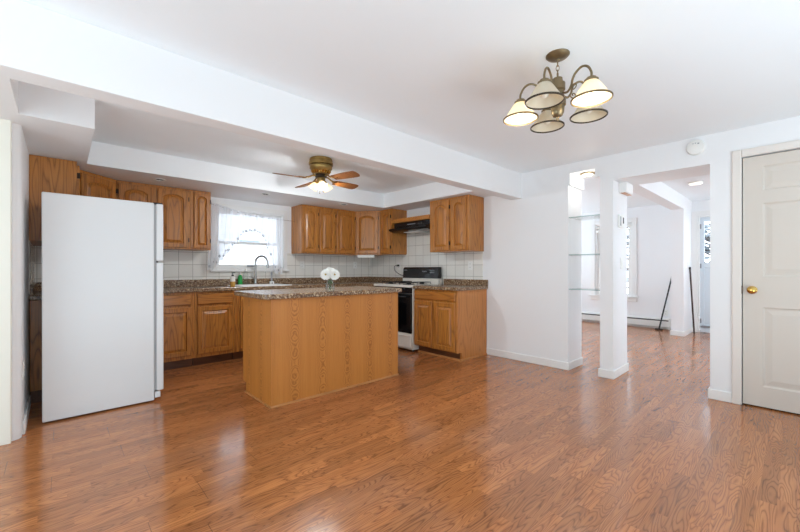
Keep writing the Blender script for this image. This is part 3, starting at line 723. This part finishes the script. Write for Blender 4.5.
# its cord to the wall outlet
pts = spline([(4.066, 4.41, 1.165), (4.03, 4.415, 1.165), (4.02, 4.46, 1.15), (4.03, 4.47, 1.09), (4.035, 4.38, 1.03), (4.04, 4.26, 0.995), (4.045, 4.232, 0.985)], 6)
b = MB(); b.tube(pts, 0.0045, 8); b.box(4.03, 4.068, 4.395, 4.425, 1.148, 1.178)
tag(b.build('power_cord', M['black']), 'black power cord looping from the outlet beside the stove panel', 'cord')

# range hood
t = thing('range_hood', 'black range hood mounted above the stove', 'range hood', (3.685, 4.225, 1.655), R(-90))
W = 0.772
b = MB(); b.prism([(0.10, 0.0), (0.387, 0.0), (0.387, 0.143), (0.110, 0.143), (0.110, 0.085), (0.0, 0.052), (-0.004, 0.030), (0.03, 0.012)], 0.004, W-0.004, 'x'); hb = b.build('canopy', M['black'], t, bevel=0.003)
b = MB(); b.box(0.22, 0.52, 0.11, 0.30, -0.006, -0.0003); b.build('light_lens', M['plastic'], hb)
b = MB(); b.box(0.30, 0.46, 0.105, 0.1095, 0.105, 0.115); b.build('vent_slot', M['grey'], hb)
for i in range(2):
    b = MB(); b.box(0.52+0.05*i, 0.55+0.05*i, 0.103, 0.1095, 0.10, 0.12); b.build('switch', M['slot'], hb)
b = MB(); b.box(3.755, XR-0.007, 3.449, 4.23, 1.801, 1.860)
tag(b.build('valance_board', M['oakx'], bevel=0.002), 'oak board spanning between cabinets above the black hood', 'board')

# ------------------------------------------------------------------ sink, faucet and what stands on the counter
t = thing('sink', 'white drop-in kitchen sink under the window', 'sink', (2.03, 4.85, CT1))
Ts = Matrix.Translation((-2.03, -4.85, -CT1))
b = MB(Ts)
def sring(o, z, rr=0.05): return [(p[0], p[1], z) for p in rrect(SX0-0.02+o, SX1+0.02-o, SY0-0.02+o, SY1+0.02-o, rr)]
b.rings([sring(0.0, CT1+0.0005), sring(0.004, CT1+0.010), sring(0.05, CT1+0.010), sring(0.062, CT1-0.01), sring(0.085, CT1-0.035)], False, True)
b.build('basin', M['porcelain'], t, smooth=True)
t = thing('faucet', 'tall brushed gooseneck faucet at the sink', 'faucet', (1.985, 5.055, CT1+0.010))
b = MB(); b.lathe([(0.030, 0), (0.030, 0.006), (0.022, 0.012), (0.018, 0.10), (0.015, 0.11)], 16); b.build('base', M['chrome'], t, smooth=True)
pts = [(0, 0, 0.10), (0, 0, 0.20), (0, 0, 0.30)] + [(0.060-0.060*math.cos(R(a))*1.0, -0.060+0.060*math.cos(R(a)), 0.30+0.085*math.sin(R(a))) for a in range(15, 181, 15)] + [(0.120, -0.12, 0.27), (0.122, -0.122, 0.22)]
b = MB(); b.tube(pts, [0.0145]*(len(pts)-2)+[0.016, 0.017], 12); b.build('spout', M['chrome'], t, smooth=True)
b = MB(); b.tube([(0.0, -0.015, 0.075), (-0.03, -0.035, 0.085), (-0.10, -0.05, 0.10)], [0.009, 0.008, 0.006], 8); b.build('handle', M['chrome'], t, smooth=True)
t = thing('side_sprayer', 'small sink sprayer standing right of the faucet', 'sprayer', (2.215, 5.055, CT1+0.010))
b = MB(); b.lathe([(0.022, 0), (0.020, 0.02), (0.011, 0.03), (0.011, 0.12), (0.013, 0.15), (0.008, 0.17)], 14); b.build('body', M['grey'], t, smooth=True)
b = MB(); b.box(-0.03, 0.03, -0.018, 0.018, 0.0, 0.035); b.build('base', M['plastic'], t, bevel=0.005)
t = thing('soap_dispenser', 'amber hand-soap bottle with black pump left of sink', 'bottle', (1.574, 4.72, CT1+0.0005)); t.scale = (0.84, 0.84, 0.88)
b = MB(); b.lathe([(0.030, 0), (0.033, 0.005), (0.033, 0.072)], 18); b.build('body', M['amber'], t, smooth=True)
b = MB(); b.lathe([(0.0335, 0.072), (0.0335, 0.125), (0.028, 0.14), (0.014, 0.146)], 18); b.build('label', M['label'], t, smooth=True)
b = MB(); b.lathe([(0.015, 0.146), (0.015, 0.165), (0.005, 0.167), (0.005, 0.188)], 12); b.box(-0.010, 0.034, -0.009, 0.009, 0.188, 0.200); b.build('pump', M['black'], t)
t = thing('dish_soap_bottle', 'green dish-soap bottle standing behind the sink', 'bottle', (1.80, 5.108, CT1+0.0005))
b = MB(); b.lathe([(0.028, 0), (0.030, 0.004), (0.030, 0.10), (0.018, 0.135), (0.012, 0.140)], 16); b.build('body', M['green'], t, smooth=True)
b = MB(); b.lathe([(0.013, 0.140), (0.013, 0.160), (0.006, 0.166), (0.006, 0.18)], 12); b.build('cap', M['plastic'], t, smooth=True)
t = thing('spray_bottle', 'clear plastic bottle standing between green bottle and faucet', 'bottle', (1.875, 5.108, CT1+0.0005))
b = MB(); b.lathe([(0.030, 0), (0.031, 0.004), (0.031, 0.14), (0.014, 0.18), (0.012, 0.19)], 16); b.build('body', M['vaseglass'], t, smooth=True)
b = MB(); b.lathe([(0.014, 0.19), (0.014, 0.21), (0.008, 0.225)], 12); b.build('cap', M['plastic'], t, smooth=True)

# vase and flowers on the island
VX, VY, VZ = 1.785, 2.845, 0.9055
b = MB(); prof = [(0.036, 0.0), (0.040, 0.006), (0.041, 0.045), (0.037, 0.075), (0.028, 0.095), (0.029, 0.108)]
b.lathe(prof + [(0.026, 0.108), (0.025, 0.095), (0.034, 0.075), (0.038, 0.045), (0.036, 0.010)], 24, (VX, VY, VZ), True, True)
tag(b.build('vase', M['vaseglass'], smooth=True), 'small clear glass vase holding white flowers on the island', 'vase')
view = Vector((-VX, -VY, 0.15)).normalized(); side = Vector((view.y, -view.x, 0)).normalized()*-1
FL = [(-0.037, 0.148, 0.035, 'left of the two large white blooms with yellow centres in vase'), (0.040, 0.148, 0.035, 'right of the two large white blooms with yellow centres in vase'),
      (0.002, 0.176, -0.03, 'white bloom at the top back of the bunch in vase')]
for k, (dx, dz, fw_, lab) in enumerate(FL):
    c = Vector((VX, VY, VZ+dz)) + side*dx + Vector((view.x, view.y, 0))*fw_*0.8
    t = thing('flower', lab, 'flower', tuple(c), 0, 'white flowers in the vase')
    out = (Vector((view.x, view.y, 0.10))+side*dx*4 if fw_ > 0 else Vector((view.x*0.5, view.y*0.5, 0.8))+side*dx*8).normalized()
    q = out.to_track_quat('Z', 'Y').to_matrix().to_4x4()
    b = MB(q)
    for layer, (n, L, tilt) in enumerate(((12, 0.044, -28), (12, 0.049, 2), (11, 0.045, 28), (9, 0.035, 52))):
        for i in range(n):
            a = 360*i/n + layer*14 + rnd.uniform(-5, 5); Ml = Matrix.Rotation(R(a), 4, 'Z') @ Matrix.Rotation(R(-tilt-rnd.uniform(-4, 6)), 4, 'Y')
            wv = L*0.34
            vs = [(0.006, -0.004, 0), (L*0.55, -wv*0.9, 0.004), (L*0.92, -wv*0.6, 0.001), (L, 0, -0.002), (L*0.92, wv*0.6, 0.001), (L*0.55, wv*0.9, 0.004), (0.006, 0.004, 0), (L*0.55, 0, -0.002)]
            vs2 = [(p[0], p[1], p[2]-0.0012) for p in vs]
            vs = [tuple(Ml @ Vector(p)) for p in vs]; vs2 = [tuple(Ml @ Vector(p)) for p in vs2]
            f = [(0, 1, 7), (1, 2, 7), (2, 3, 7), (3, 4, 7), (4, 5, 7), (5, 6, 7), (6, 0, 7)]
            b.add(vs+vs2, f + [tuple(i_+8 for i_ in g[::-1]) for g in f] + [(j, (j+1) % 7, 8+(j+1) % 7, 8+j) for j in range(7)])
    b.build('petals', M['petal'], t)
    b = MB(q); b.sphere((0, 0, 0.008), 0.009, 10, 6, (1, 1, 0.6)); b.build('centre', M['pollen'], t, smooth=True)
    e = Vector((VX, VY, VZ+0.014)) + side*(-dx*0.22) - c; m_ = Vector((VX, VY, VZ+0.10)) + side*dx*0.18 - c
    b = MB(); b.tube(spline([tuple(e), tuple(m_), tuple(-out*0.006)], 6), 0.0022, 6)
    lf = spline([tuple(m_*0.98), tuple(m_+side*(0.012 if dx > 0 else -0.012)-Vector((0, 0, 0.04)))], 4); b.tube(lf, [0.001, 0.005, 0.006, 0.004, 0.001], 6)
    b.build('stem', M['stem'], t)

# ------------------------------------------------------------------ curtain on a sagging wire
def lerp(x, tab):
    for (a, va), (c, vc) in zip(tab, tab[1:]):
        if x <= c: k = max(0, (x-a)/(c-a)); return va+(vc-va)*k
    return tab[-1][1]
def wire_z(x): return lerp(x, [(1.364, 1.94), (1.757, 1.85), (1.93, 1.826), (2.108, 1.816), (2.35, 1.812), (2.56, 1.806)])
YC = 5.03
b = MB(); b.tube([(1.364+(2.558-1.364)*i/24, YC, wire_z(1.364+(2.558-1.364)*i/24)) for i in range(25)], 0.0025, 6)
tag(b.build('curtain_wire', M['chrome']), 'thin wire strung between cabinets across the kitchen window', 'wire')
t = thing('swag_curtain', 'sheer white swag curtain with embroidered hem at kitchen window', 'curtain', (1.95, YC, 1.0))
def grid(fn, nu, nv, th=0.0012):
    v = []; f = []
    for j in range(nv+1):
        for i in range(nu+1): v.append(fn(i/nu, j/nv))
    for j in range(nv):
        for i in range(nu):
            a = j*(nu+1)+i; f.append((a, a+1, a+nu+2, a+nu+1))
    return v, f
HEM = [(1.36, 1.075), (1.43, 1.095), (1.485, 1.156), (1.631, 1.326), (1.732, 1.449), (1.783, 1.557), (1.85, 1.597), (1.929, 1.609), (2.01, 1.60), (2.066, 1.565), (2.151, 1.371), (2.209, 1.162), (2.25, 1.05), (2.37, 1.034)]
def cloth(u, v):
    xb = 1.37+u*(2.365-1.37); xt = 1.415+u*(2.37-1.415); zt = wire_z(xt)+0.022; zb = lerp(xb, HEM)
    x = xt+(xb-xt)*v; z = zt+(zb-zt)*v
    if v > 0.985: z += 0.010*math.sin(u*95)
    y = YC + 0.018*math.sin(u*58+0.8*math.sin(v*3))*(0.45+0.55*v) + 0.006*math.sin(u*131)
    return (x-1.95, y-YC-0.004, z-1.0)
vs, fs = grid(cloth, 150, 30)
b = MB(); b.add(vs, fs); cu = b.build('cloth', M['sheer'], t, smooth=False)
for p in cu.data.polygons: p.use_smooth = True
b = MB()
for k in range(26):
    u = 0.03+0.94*k/25; v = 0.94-0.05*(k % 2); p = cloth(u, v); r = 0.010 if k % 3 else 0.015
    Mk = Matrix.Translation((p[0], p[1]-0.004, p[2])) @ Matrix.Rotation(R(90), 4, 'X')
    for a in range(5):
        c0 = Mk @ Vector((r*0.7*math.cos(R(72*a)), r*0.7*math.sin(R(72*a)), 0))
        b.sphere(tuple(c0), r*0.45, 6, 4, (1, 0.2, 1))
b.build('embroidery', M['embroid'], t)

# ------------------------------------------------------------------ electrical bits on the walls
def outlet(label, Mt, group='wall outlets', name='outlet', kind='outlet'):
    """local x across, z up, facing -y"""
    t = thing(name, label, 'outlet' if kind == 'outlet' else 'switch', group=group)
    t.matrix_world = Mt
    b = MB(); b.box(-0.036, 0.036, -0.006, 0, -0.058, 0.058); b.build('plate', M['plastic'], t, bevel=0.003)
    if kind == 'outlet':
        for z in (0.022, -0.022):
            b = MB(); b.box(-0.016, 0.016, -0.009, -0.0062, z-0.014, z+0.014); s = b.build('socket', M['plastic'], t, bevel=0.002)
            b = MB(); b.box(-0.008, -0.005, -0.0097, -0.0092, z-0.004, z+0.007); b.box(0.005, 0.008, -0.0097, -0.0092, z-0.004, z+0.007); b.build('slots', M['slot'], s)
    else:
        b = MB(); b.box(-0.016, 0.016, -0.010, -0.0062, -0.032, 0.032); b.build('rocker', M['plastic'], t, bevel=0.002)
    return t
F_back = lambda x, z, y=YW-0.006: Matrix.Translation((x, y, z))
F_right = lambda y, z, x=XR-0.006: Matrix.Translation((x, y, z)) @ Matrix.Rotation(R(-90), 4, 'Z')
outlet('white outlet on the tile between kitchen window and vase', F_back(2.745, 1.17))
outlet('white outlet on the tile below the diagonal corner cabinet', F_back(3.74, 1.175))
outlet('white outlet left of the stove with a black cord plugged in', F_right(4.41, 1.15))
outlet('white outlet on the tile right of the stove', F_right(2.995, 1.15))
outlet('white outlet low on the far wall above the heater', F_right(1.645, 0.30, XF))
outlet('white outlet low on the left wall beside refrigerator', Matrix.Translation((XL, 3.56, 0.42)) @ Matrix.Rotation(R(90), 4, 'Z'))
F_pil = lambda x, z: Matrix.Translation((x, PY0, z))
outlet('white light switch plate on the pillar below the thermostat', F_pil(4.34, 1.165), 'light switches', 'light_switch', 'switch')
outlet('white light switch on the stub wall beside entry door', Matrix.Translation((7.80, 1.262, 1.18)), 'light switches', 'light_switch', 'switch')
t = thing('thermostat', 'white thermostat with a dark display on the pillar', 'thermostat'); t.matrix_world = F_pil(4.29, 1.60)
b = MB(); b.box(-0.07, 0.07, -0.022, 0, -0.07, 0.065); b.build('housing', M['plastic'], t, bevel=0.006)
b = MB(); b.box(0.022, 0.052, -0.024, -0.0222, -0.022, 0.040); b.build('display', M['slot'], t)
b = MB(); b.box(-0.06, -0.035, -0.024, -0.0222, -0.05, 0.045); b.build('side_label', M['grey'], t)
t = thing('door_chime', 'white box-shaped door chime at the top of the pillar', 'chime', (4.37, PY0, 1.893))
b = MB(); b.box(-0.11, 0.11, -0.07, 0, 0, 0.105); b.build('cover', M['trim'], t, bevel=0.005)
b = MB(); b.box(-0.10, 0.12, -0.055, -0.012, -0.004, -0.0003); b.build('grille', M['oaktrim'], t)
t = thing('smoke_detector', 'round white smoke detector high on wall above the opening', 'smoke detector'); t.matrix_world = F_right(0.598, 2.158, XQ)
Mk = Matrix.Rotation(R(90), 4, 'X')
b = MB(Mk); b.lathe([(0.066, 0), (0.066, 0.018), (0.058, 0.030), (0.03, 0.036)], 32); b.build('housing', M['plastic'], t, smooth=True)
b = MB(); b.box(-0.02, -0.012, -0.0385, -0.034, 0.028, 0.034); b.box(-0.005, 0.004, -0.0385, -0.034, 0.030, 0.036); b.box(0.014, 0.026, -0.0365, -0.0345, 0.022, 0.032); b.build('vents', M['grey'], t)

# glass shelves in the niche
for z, w_ in ((1.665, 'top'), (1.258, 'middle'), (0.884, 'lowest')):
    t = thing('glass_shelf', w_+' glass shelf in the wall niche', 'shelf', (4.265, 1.5375, z), 0, 'glass niche shelves')
    b = MB(); b.box(-0.172, 0.172, -0.159, 0.159, -0.004, 0.004); b.build('pane', M['shelfglass'], t)
    b = MB(); b.box(-0.1745, -0.1725, -0.159, 0.159, -0.004, 0.004); b.build('polished_edge', M['shelfedge'], t)
    for (x, y) in ((-0.13, 0.150), (0.13, 0.150), (-0.13, -0.150), (0.13, -0.150)):
        b = MB(); b.lathe([(0.008, -0.014), (0.008, -0.0045)], 10, (x, y, 0)); b.build('peg', M['plastic'], t)
t = thing('niche_light', 'small round lit lamp in the top of the niche', 'light', (4.22, 1.55, 2.145))
b = MB(); b.lathe([(0.075, 0), (0.075, -0.012), (0.06, -0.016)], 24); b.build('rim', M['bronze'], t, smooth=True)
b = MB(); b.lathe([(0.058, -0.0165), (0.045, -0.024), (0.01, -0.027)], 24); b.build('lens', M['lens'], t, smooth=True)
bulb('niche_bulb', (4.22, 1.55, 2.09), 1.5, 0.04, (1, 0.95, 0.85))

# recessed lights under the soffit
for lab, x, y in (('small recessed soffit light above the cabinets left of the window', 0.781, 4.531), ('small recessed soffit light right above the kitchen window', 1.896, 4.508), ('small recessed soffit light above the cabinets right of the window', 3.022, 4.45)):
    t = thing('recessed_light', lab, 'light', (x, y, 2.04), 0, 'recessed soffit lights')
    b = MB(); b.lathe([(0.058, -0.004), (0.058, -0.0005), (0.040, -0.0005), (0.040, -0.004)], 24, cap0=False, cap1=False); b.build('trim_ring', M['plastic'], t, smooth=True)
    b = MB(); b.lathe([(0.039, -0.0012), (0.02, -0.0008)], 20); b.build('baffle', M['grey'], t)
    for dx in (-0.016, 0.016):
        b = MB(); b.box(dx-0.010, dx+0.010, -0.008, 0.008, -0.006, -0.0014); b.build('clip', M['slot'], t)
t = thing('under_cabinet_light', 'small white light bar under the diagonal cabinet near stove', 'light', (3.66, 4.75, 1.334), math.atan2(-0.33, 0.25))
b = MB(); b.box(-0.14, 0.14, -0.03, 0.03, -0.035, -0.0005); b.build('housing', M['plastic'], t, bevel=0.004)
b = MB(); b.box(-0.13, 0.13, -0.025, 0.025, -0.038, -0.0352); b.build('lens', M['underlight'], t)
t = thing('ceiling_light', 'flat round white ceiling light in the room beyond', 'light', (6.42, 0.95, LZ))
b = MB(); b.lathe([(0.08, 0), (0.08, -0.022)], 32); b.build('rim', M['plastic'], t, smooth=True)
b = MB(); b.lathe([(0.076, -0.0225), (0.066, -0.030), (0.02, -0.033)], 32); b.build('lens', M['lens'], t, smooth=True)

# ------------------------------------------------------------------ ceiling fan
FX, FY = 2.008, 3.374
t = thing('ceiling_fan', 'antique brass ceiling fan with four oak blades in the kitchen', 'ceiling fan', (FX, FY, CZ-0.012))
b = MB(); b.lathe([(0.112, 0.0118), (0.112, 0.0), (0.118, -0.002), (0.118, -0.025), (0.124, -0.03), (0.124, -0.055), (0.112, -0.06)], 36); b.build('canopy', M['antique'], t, smooth=True)
b = MB(); b.lathe([(0.108, -0.0605), (0.115, -0.065), (0.115, -0.092), (0.108, -0.100), (0.100, -0.118), (0.075, -0.142), (0.05, -0.150)], 36); mo = b.build('motor_housing', M['antique'], t, smooth=True)
b = MB()
for i in range(20):
    a = R(18*i); Mk = Matrix.Rotation(a, 4, 'Z') @ Matrix.Translation((0.0905, 0, -0.131)) @ Matrix.Rotation(R(38), 4, 'Y')
    s = MB(Mk); s.box(-0.003, 0.004, -0.006, 0.006, -0.016, 0.016); b.add(s.v, s.f)
b.build('vent_slots', M['brass'], mo)
b = MB(); b.lathe([(0.055, -0.1505), (0.06, -0.165), (0.06, -0.178), (0.045, -0.186)], 30); b.build('flywheel', M['darkrim'], t, smooth=True)
b = MB(); b.lathe([(0.040, -0.1865), (0.044, -0.195), (0.044, -0.235), (0.032, -0.250), (0.010, -0.262)], 28); b.build('light_kit', M['antique'], t, smooth=True)
rtv = Vector((math.cos(R(42.86)), -math.sin(R(42.86)), 0)); fwv = Vector((math.sin(R(42.86)), math.cos(R(42.86)), 0))
BZ = -0.205
for k, a in enumerate((48, 133, 213, -32)):
    d = rtv*math.cos(R(a)) + fwv*math.sin(R(a)); wa = math.atan2(d.y, d.x)
    Mk = Matrix.Rotation(wa, 4, 'Z') @ Matrix.Translation((0, 0, BZ))
    Mp = Mk @ Matrix.Rotation(R(-13), 4, 'X')
    pl = [(0.17, -0.044), (0.30, -0.056), (0.43, -0.062), (0.47, -0.056), (0.486, -0.03), (0.486, 0.03), (0.47, 0.056), (0.43, 0.062), (0.30, 0.056), (0.17, 0.044)]
    b = MB(Mp); b.prism(pl, -0.004, 0.004); bl = b.build('blade', M['blade'], t, bevel=0.002)
    b = MB(Mk); b.tube([(0.05, 0, 0.036), (0.09, 0, 0.036), (0.13, 0.0, 0.014), (0.16, 0, 0.010)], 0.008, 8)
    b.M = Mp; b.prism([(0.145, -0.012), (0.19, -0.034), (0.235, -0.012), (0.235, 0.012), (0.19, 0.034), (0.145, 0.012)], 0.0045, 0.009); b.build('blade_iron', M['antique'], bl)
    b = MB(Mp)
    for (x, y) in ((0.185, 0.02), (0.185, -0.02), (0.225, 0)): b.lathe([(0.006, -0.0065), (0.006, -0.0042)], 8, (x, y, 0))
    b.build('screws', M['brass'], bl)
for k, a in enumerate((-70, 50, 170)):
    d = rtv*math.cos(R(a)) + fwv*math.sin(R(a)); wa = math.atan2(d.y, d.x)
    Mk = Matrix.Rotation(wa, 4, 'Z') @ Matrix.Translation((0.040, 0, -0.222)) @ Matrix.Rotation(R(180-38), 4, 'Y')
    b = MB(Mk); b.lathe([(0.014, -0.012), (0.022, 0.0), (0.022, 0.02)], 16); ho = b.build('shade_holder', M['antique'], t, smooth=True)
    b = MB(Mk)
    rs = []
    for (r, z, sc) in ((0.019, 0.021, 0), (0.029, 0.033, 0), (0.036, 0.054, 0.0), (0.043, 0.074, 0.03), (0.052, 0.092, 0.06)):
        rs.append([(r*(1+sc*math.cos(6*2*math.pi*i/36))*math.cos(2*math.pi*i/36), r*(1+sc*math.cos(6*2*math.pi*i/36))*math.sin(2*math.pi*i/36), z) for i in range(36)])
    rs += [[(p[0]*0.95, p[1]*0.95, p[2]-0.001) for p in r] for r in rs[::-1]]
    b.rings(rs, False, False); b.build('tulip_shade', M['tulip'], ho, smooth=True)
    b = MB(Mk); b.sphere((0, 0, 0.054), 0.019, 14, 8, (1, 1, 1.3)); b.build('bulb', M['bulb'], ho, smooth=True)
    p = Matrix.Translation((FX, FY, CZ-0.012)) @ Mk @ Vector((0, 0, 0.088)); bulb('fan_bulb', tuple(p), 15.0, 0.03, (0.90, 0.96, 1.0))
for k, (dx, dz) in enumerate(((-0.004, -0.345), (0.032, -0.325))):
    p = rtv*dx - fwv*0.04
    b = MB(); b.tube([(p.x, p.y, -0.235), (p.x, p.y, dz)], 0.0012, 6); ch = b.build('pull_chain', M['antique'], t)
    b = MB(); b.lathe([(0.002, 0.012), (0.006, 0.0), (0.005, -0.014), (0.001, -0.018)], 10, (p.x, p.y, dz)); b.build('pull_knob', M['hinge'], ch, smooth=True)

# ------------------------------------------------------------------ chandelier
HX, HY = 1.965, 0.874
t = thing('chandelier', 'bronze chandelier with five alabaster bell shades over dining area', 'chandelier', (HX, HY, CZ))
b = MB(); b.lathe([(0.060, 0), (0.060, -0.004), (0.050, -0.014), (0.03, -0.022), (0.010, -0.024), (0.007, -0.034)], 32); b.build('canopy', M['bronze'], t, smooth=True)
z = -0.030
b = MB()
for i in range(3):
    Mk = Matrix.Translation((0, 0, z-0.017)) @ Matrix.Rotation(R(90*(i % 2)+35), 4, 'Z')
    b.M = Mk; b.tube([(0.008*math.cos(R(a)), 0, 0.016*math.sin(R(a))) for a in range(0, 361, 30)], 0.002, 6, False); z -= 0.024
b.build('chain', M['bronze'], t, smooth=True)
b = MB(); b.lathe([(0.005, -0.098), (0.005, -0.122), (0.024, -0.126), (0.027, -0.150), (0.038, -0.155), (0.038, -0.190), (0.031, -0.196), (0.031, -0.235), (0.041, -0.242), (0.041, -0.272), (0.034, -0.278), (0.032, -0.310), (0.024, -0.328), (0.010, -0.335), (0.007, -0.345), (0.003, -0.352)], 28)
b.build('column', M['bronze'], t, smooth=True)
RZ = 1.937-CZ
for k in range(5):
    a = R(41.3+72*k); lit = k in (1, 3)
    Mk = Matrix.Rotation(a, 4, 'Z')
    b = MB(Mk)
    pts = spline([(0.030, 0, -0.215), (0.060, 0, -0.222), (0.082, 0, -0.195), (0.087, 0, -0.172), (0.104, 0, -0.145), (0.138, 0, -0.128), (0.170, 0, -0.141), (0.190, 0, -0.178), (0.190, 0, -0.21)], 5)
    b.tube(pts, 0.0058, 8)
    sc = [(0.082+0.020*(1-q/14)*math.cos(R(200+q*34))+0.014, 0, -0.205+0.020*(1-q/14)*math.sin(R(200+q*34))) for q in range(13)]
    b.tube(sc, 0.0032, 6)
    am = b.build('arm', M['bronze'], t, smooth=True)
    c = (0.190, 0, 0)
    b = MB(Mk); b.lathe([(0.010, -0.202), (0.022, -0.206), (0.024, -0.214), (0.033, -0.217), (0.032, -0.226)], 22, c); b.build('shade_cap', M['bronze'], am, smooth=True)
    prof = [(0.031, -0.2265), (0.041, -0.238), (0.055, -0.260), (0.071, -0.286), (0.083, -0.302), (0.089, RZ+0.004)]
    prof += [(r-0.003, z-0.001) for r, z in prof[::-1]]
    b = MB(Mk); b.lathe(prof, 36, c, False, False); sh = b.build('bell_shade', M['alablit'] if lit else M['alab'], am, smooth=True)
    rp = [(0.0895, RZ-0.004), (0.0940, RZ-0.002), (0.0945, RZ+0.004), (0.0895, RZ+0.006)]
    b = MB(Mk); b.lathe(rp + [rp[0]], 36, c, False, False); b.build('shade_rim', M['bronze' if lit else 'darkrim'], sh, smooth=True)
    b = MB(Mk); b.sphere((0.190, 0, -0.266), 0.024, 16, 10, (1, 1, 1.25)); b.lathe([(0.013, -0.224), (0.013, -0.245)], 12, c); b.build('bulb', M['bulb' if lit else 'bulboff'], am, smooth=True)
    if lit:
        p = Matrix.Translation((HX, HY, CZ)) @ Mk @ Vector((0.190, 0, RZ-0.012)); bulb('chandelier_bulb', tuple(p), 1.5, 0.03, (1.0, 0.90, 0.76))

# ------------------------------------------------------------------ living room things
HL0, HL1 = 1.56, 4.95
t = thing('baseboard_heater', 'long white baseboard heater along the far wall', 'heater', (XF, 3.0, 0))
Th = Matrix.Translation((-XF, -3.0, 0))
b = MB(Th); b.box(XF-0.015, XF, HL0+0.03, HL1, 0.012, 0.20); b.build('back_plate', M['heater'], t)
b = MB(Th); b.prism([(XF-0.066, 0.045), (XF-0.060, 0.045), (XF-0.060, 0.150), (XF-0.066, 0.150)], HL0+0.03, HL1, 'y'); b.build('front_cover', M['heater'], t)
b = MB(Th); b.prism([(XF-0.015, 0.20), (XF-0.015, 0.192), (XF-0.055, 0.175), (XF-0.066, 0.175), (XF-0.060, 0.185)], HL0+0.03, HL1, 'y'); b.build('top_hood', M['heater'], t)
b = MB(Th); b.box(XF-0.055, XF-0.016, HL0+0.03, HL1, 0.05, 0.165); b.build('fin_element', M['slot'], t)
b = MB(Th); b.box(XF-0.072, XF, HL0, HL0+0.03, 0.0, 0.205); b.build('end_cap', M['heater'], t, bevel=0.004)
for y in (2.4, 3.4, 4.5):
    b = MB(Th); b.box(XF-0.058, XF-0.002, y, y+0.02, 0.0, 0.05); b.build('bracket', M['slot'], t)
t = thing('broom_stick', 'black stick leaning on the far wall beside the stub wall', 'stick', (7.98, 1.70, 0))
b = MB(); b.tube([(0, 0, 0.03), (8.185-7.98, 1.55-1.70, 0.965)], 0.0125, 10); b.build('shaft', M['rodblack'], t, smooth=True)
b = MB(); b.box(-0.022, 0.022, -0.06, 0.06, 0.0, 0.03); b.build('foot', M['rodblack'], t, bevel=0.006)
b = MB(); b.tube([(8.176-7.98, 1.5565-1.70, 0.926), (8.188-7.98, 1.548-1.70, 0.978)], 0.0135, 10); b.build('tip', M['grey'], t, smooth=True)
t = thing('mop_handle', 'dark brown pole leaning beside the entry door', 'pole', (7.93, 1.19, 0))
b = MB(); b.tube([(0, 0, 0), (-0.03, 0.052, 1.10)], 0.0125, 10); b.build('shaft', M['rodbrown'], t, smooth=True)
b = MB(); b.tube([(-0.03, 0.0525, 1.10), (-0.031, 0.054, 1.14)], 0.0155, 10); b.build('tip', M['rodblack'], t, smooth=True)

# ------------------------------------------------------------------ outdoors
b = MB(); b.box(-14, 26, -14, 26, -0.75, -0.70); struct(b.build('trim_8', M['ground']), 'pale ground outdoors')
t = thing('neighbour_house', 'white lap-sided house seen through the kitchen window', 'house', (3.2, 9.0, -0.7))
b = MB(); b.box(-4.5, 4.5, 0, 4, 0, 4.2); b.build('wall', M['siding'], t)
b = MB(); b.prism([(-4.8, 4.2), (4.8, 4.2), (0, 6.4)], -0.3, 4.3, 'y'); b.build('roof', M['grey'], t)
b = MB(); b.box(-0.05, 0.42, -0.06, 0.0, 2.42, 2.50); b.build('vent', M['leaf'], t)  # grey-green strip across the siding
def tree(lab, x, y, h, seed):
    r_ = random.Random(seed)
    t = thing('tree', lab, 'tree', (x, y, -0.70), 0, 'bare trees outside')
    b = MB(); br = MB()
    b.tube([(0, 0, 0), (0.05, 0.02, h*0.4), (0.0, 0.08, h*0.75), (0.06, 0.05, h)], [0.16, 0.13, 0.09, 0.03], 10); b.build('trunk', M['bark'], t, smooth=True)
    lf = MB()
    for i in range(46):
        z0 = h*(0.16+0.8*r_.random()); a = r_.random()*6.28; L = (0.5+r_.random()*1.3)
        p1 = (L*0.5*math.cos(a), L*0.5*math.sin(a), z0+L*0.25); p2 = (L*math.cos(a+0.3), L*math.sin(a+0.3), z0+L*(0.3+0.5*r_.random()))
        br.tube([(0, 0.04, z0), p1, p2], [0.03, 0.02, 0.006], 6)
        for j in range(14):
            q = [p1[k]+(p2[k]-p1[k])*r_.random()*1.2+r_.uniform(-0.22, 0.22) for k in range(3)]
            lf.sphere(tuple(q), 0.05+0.05*r_.random(), 6, 4, (1, 1, 0.5))
    br.build('branches', M['bark'], t)
    o = lf.build('foliage', M['leaf'], t); o['kind'] = 'stuff'
tree('tree outside the living room window, nearest the glass', 11.2, 3.55, 5.0, 3)
tree('tree outside seen through the entry door glass', 12.6, 1.1, 4.2, 5)
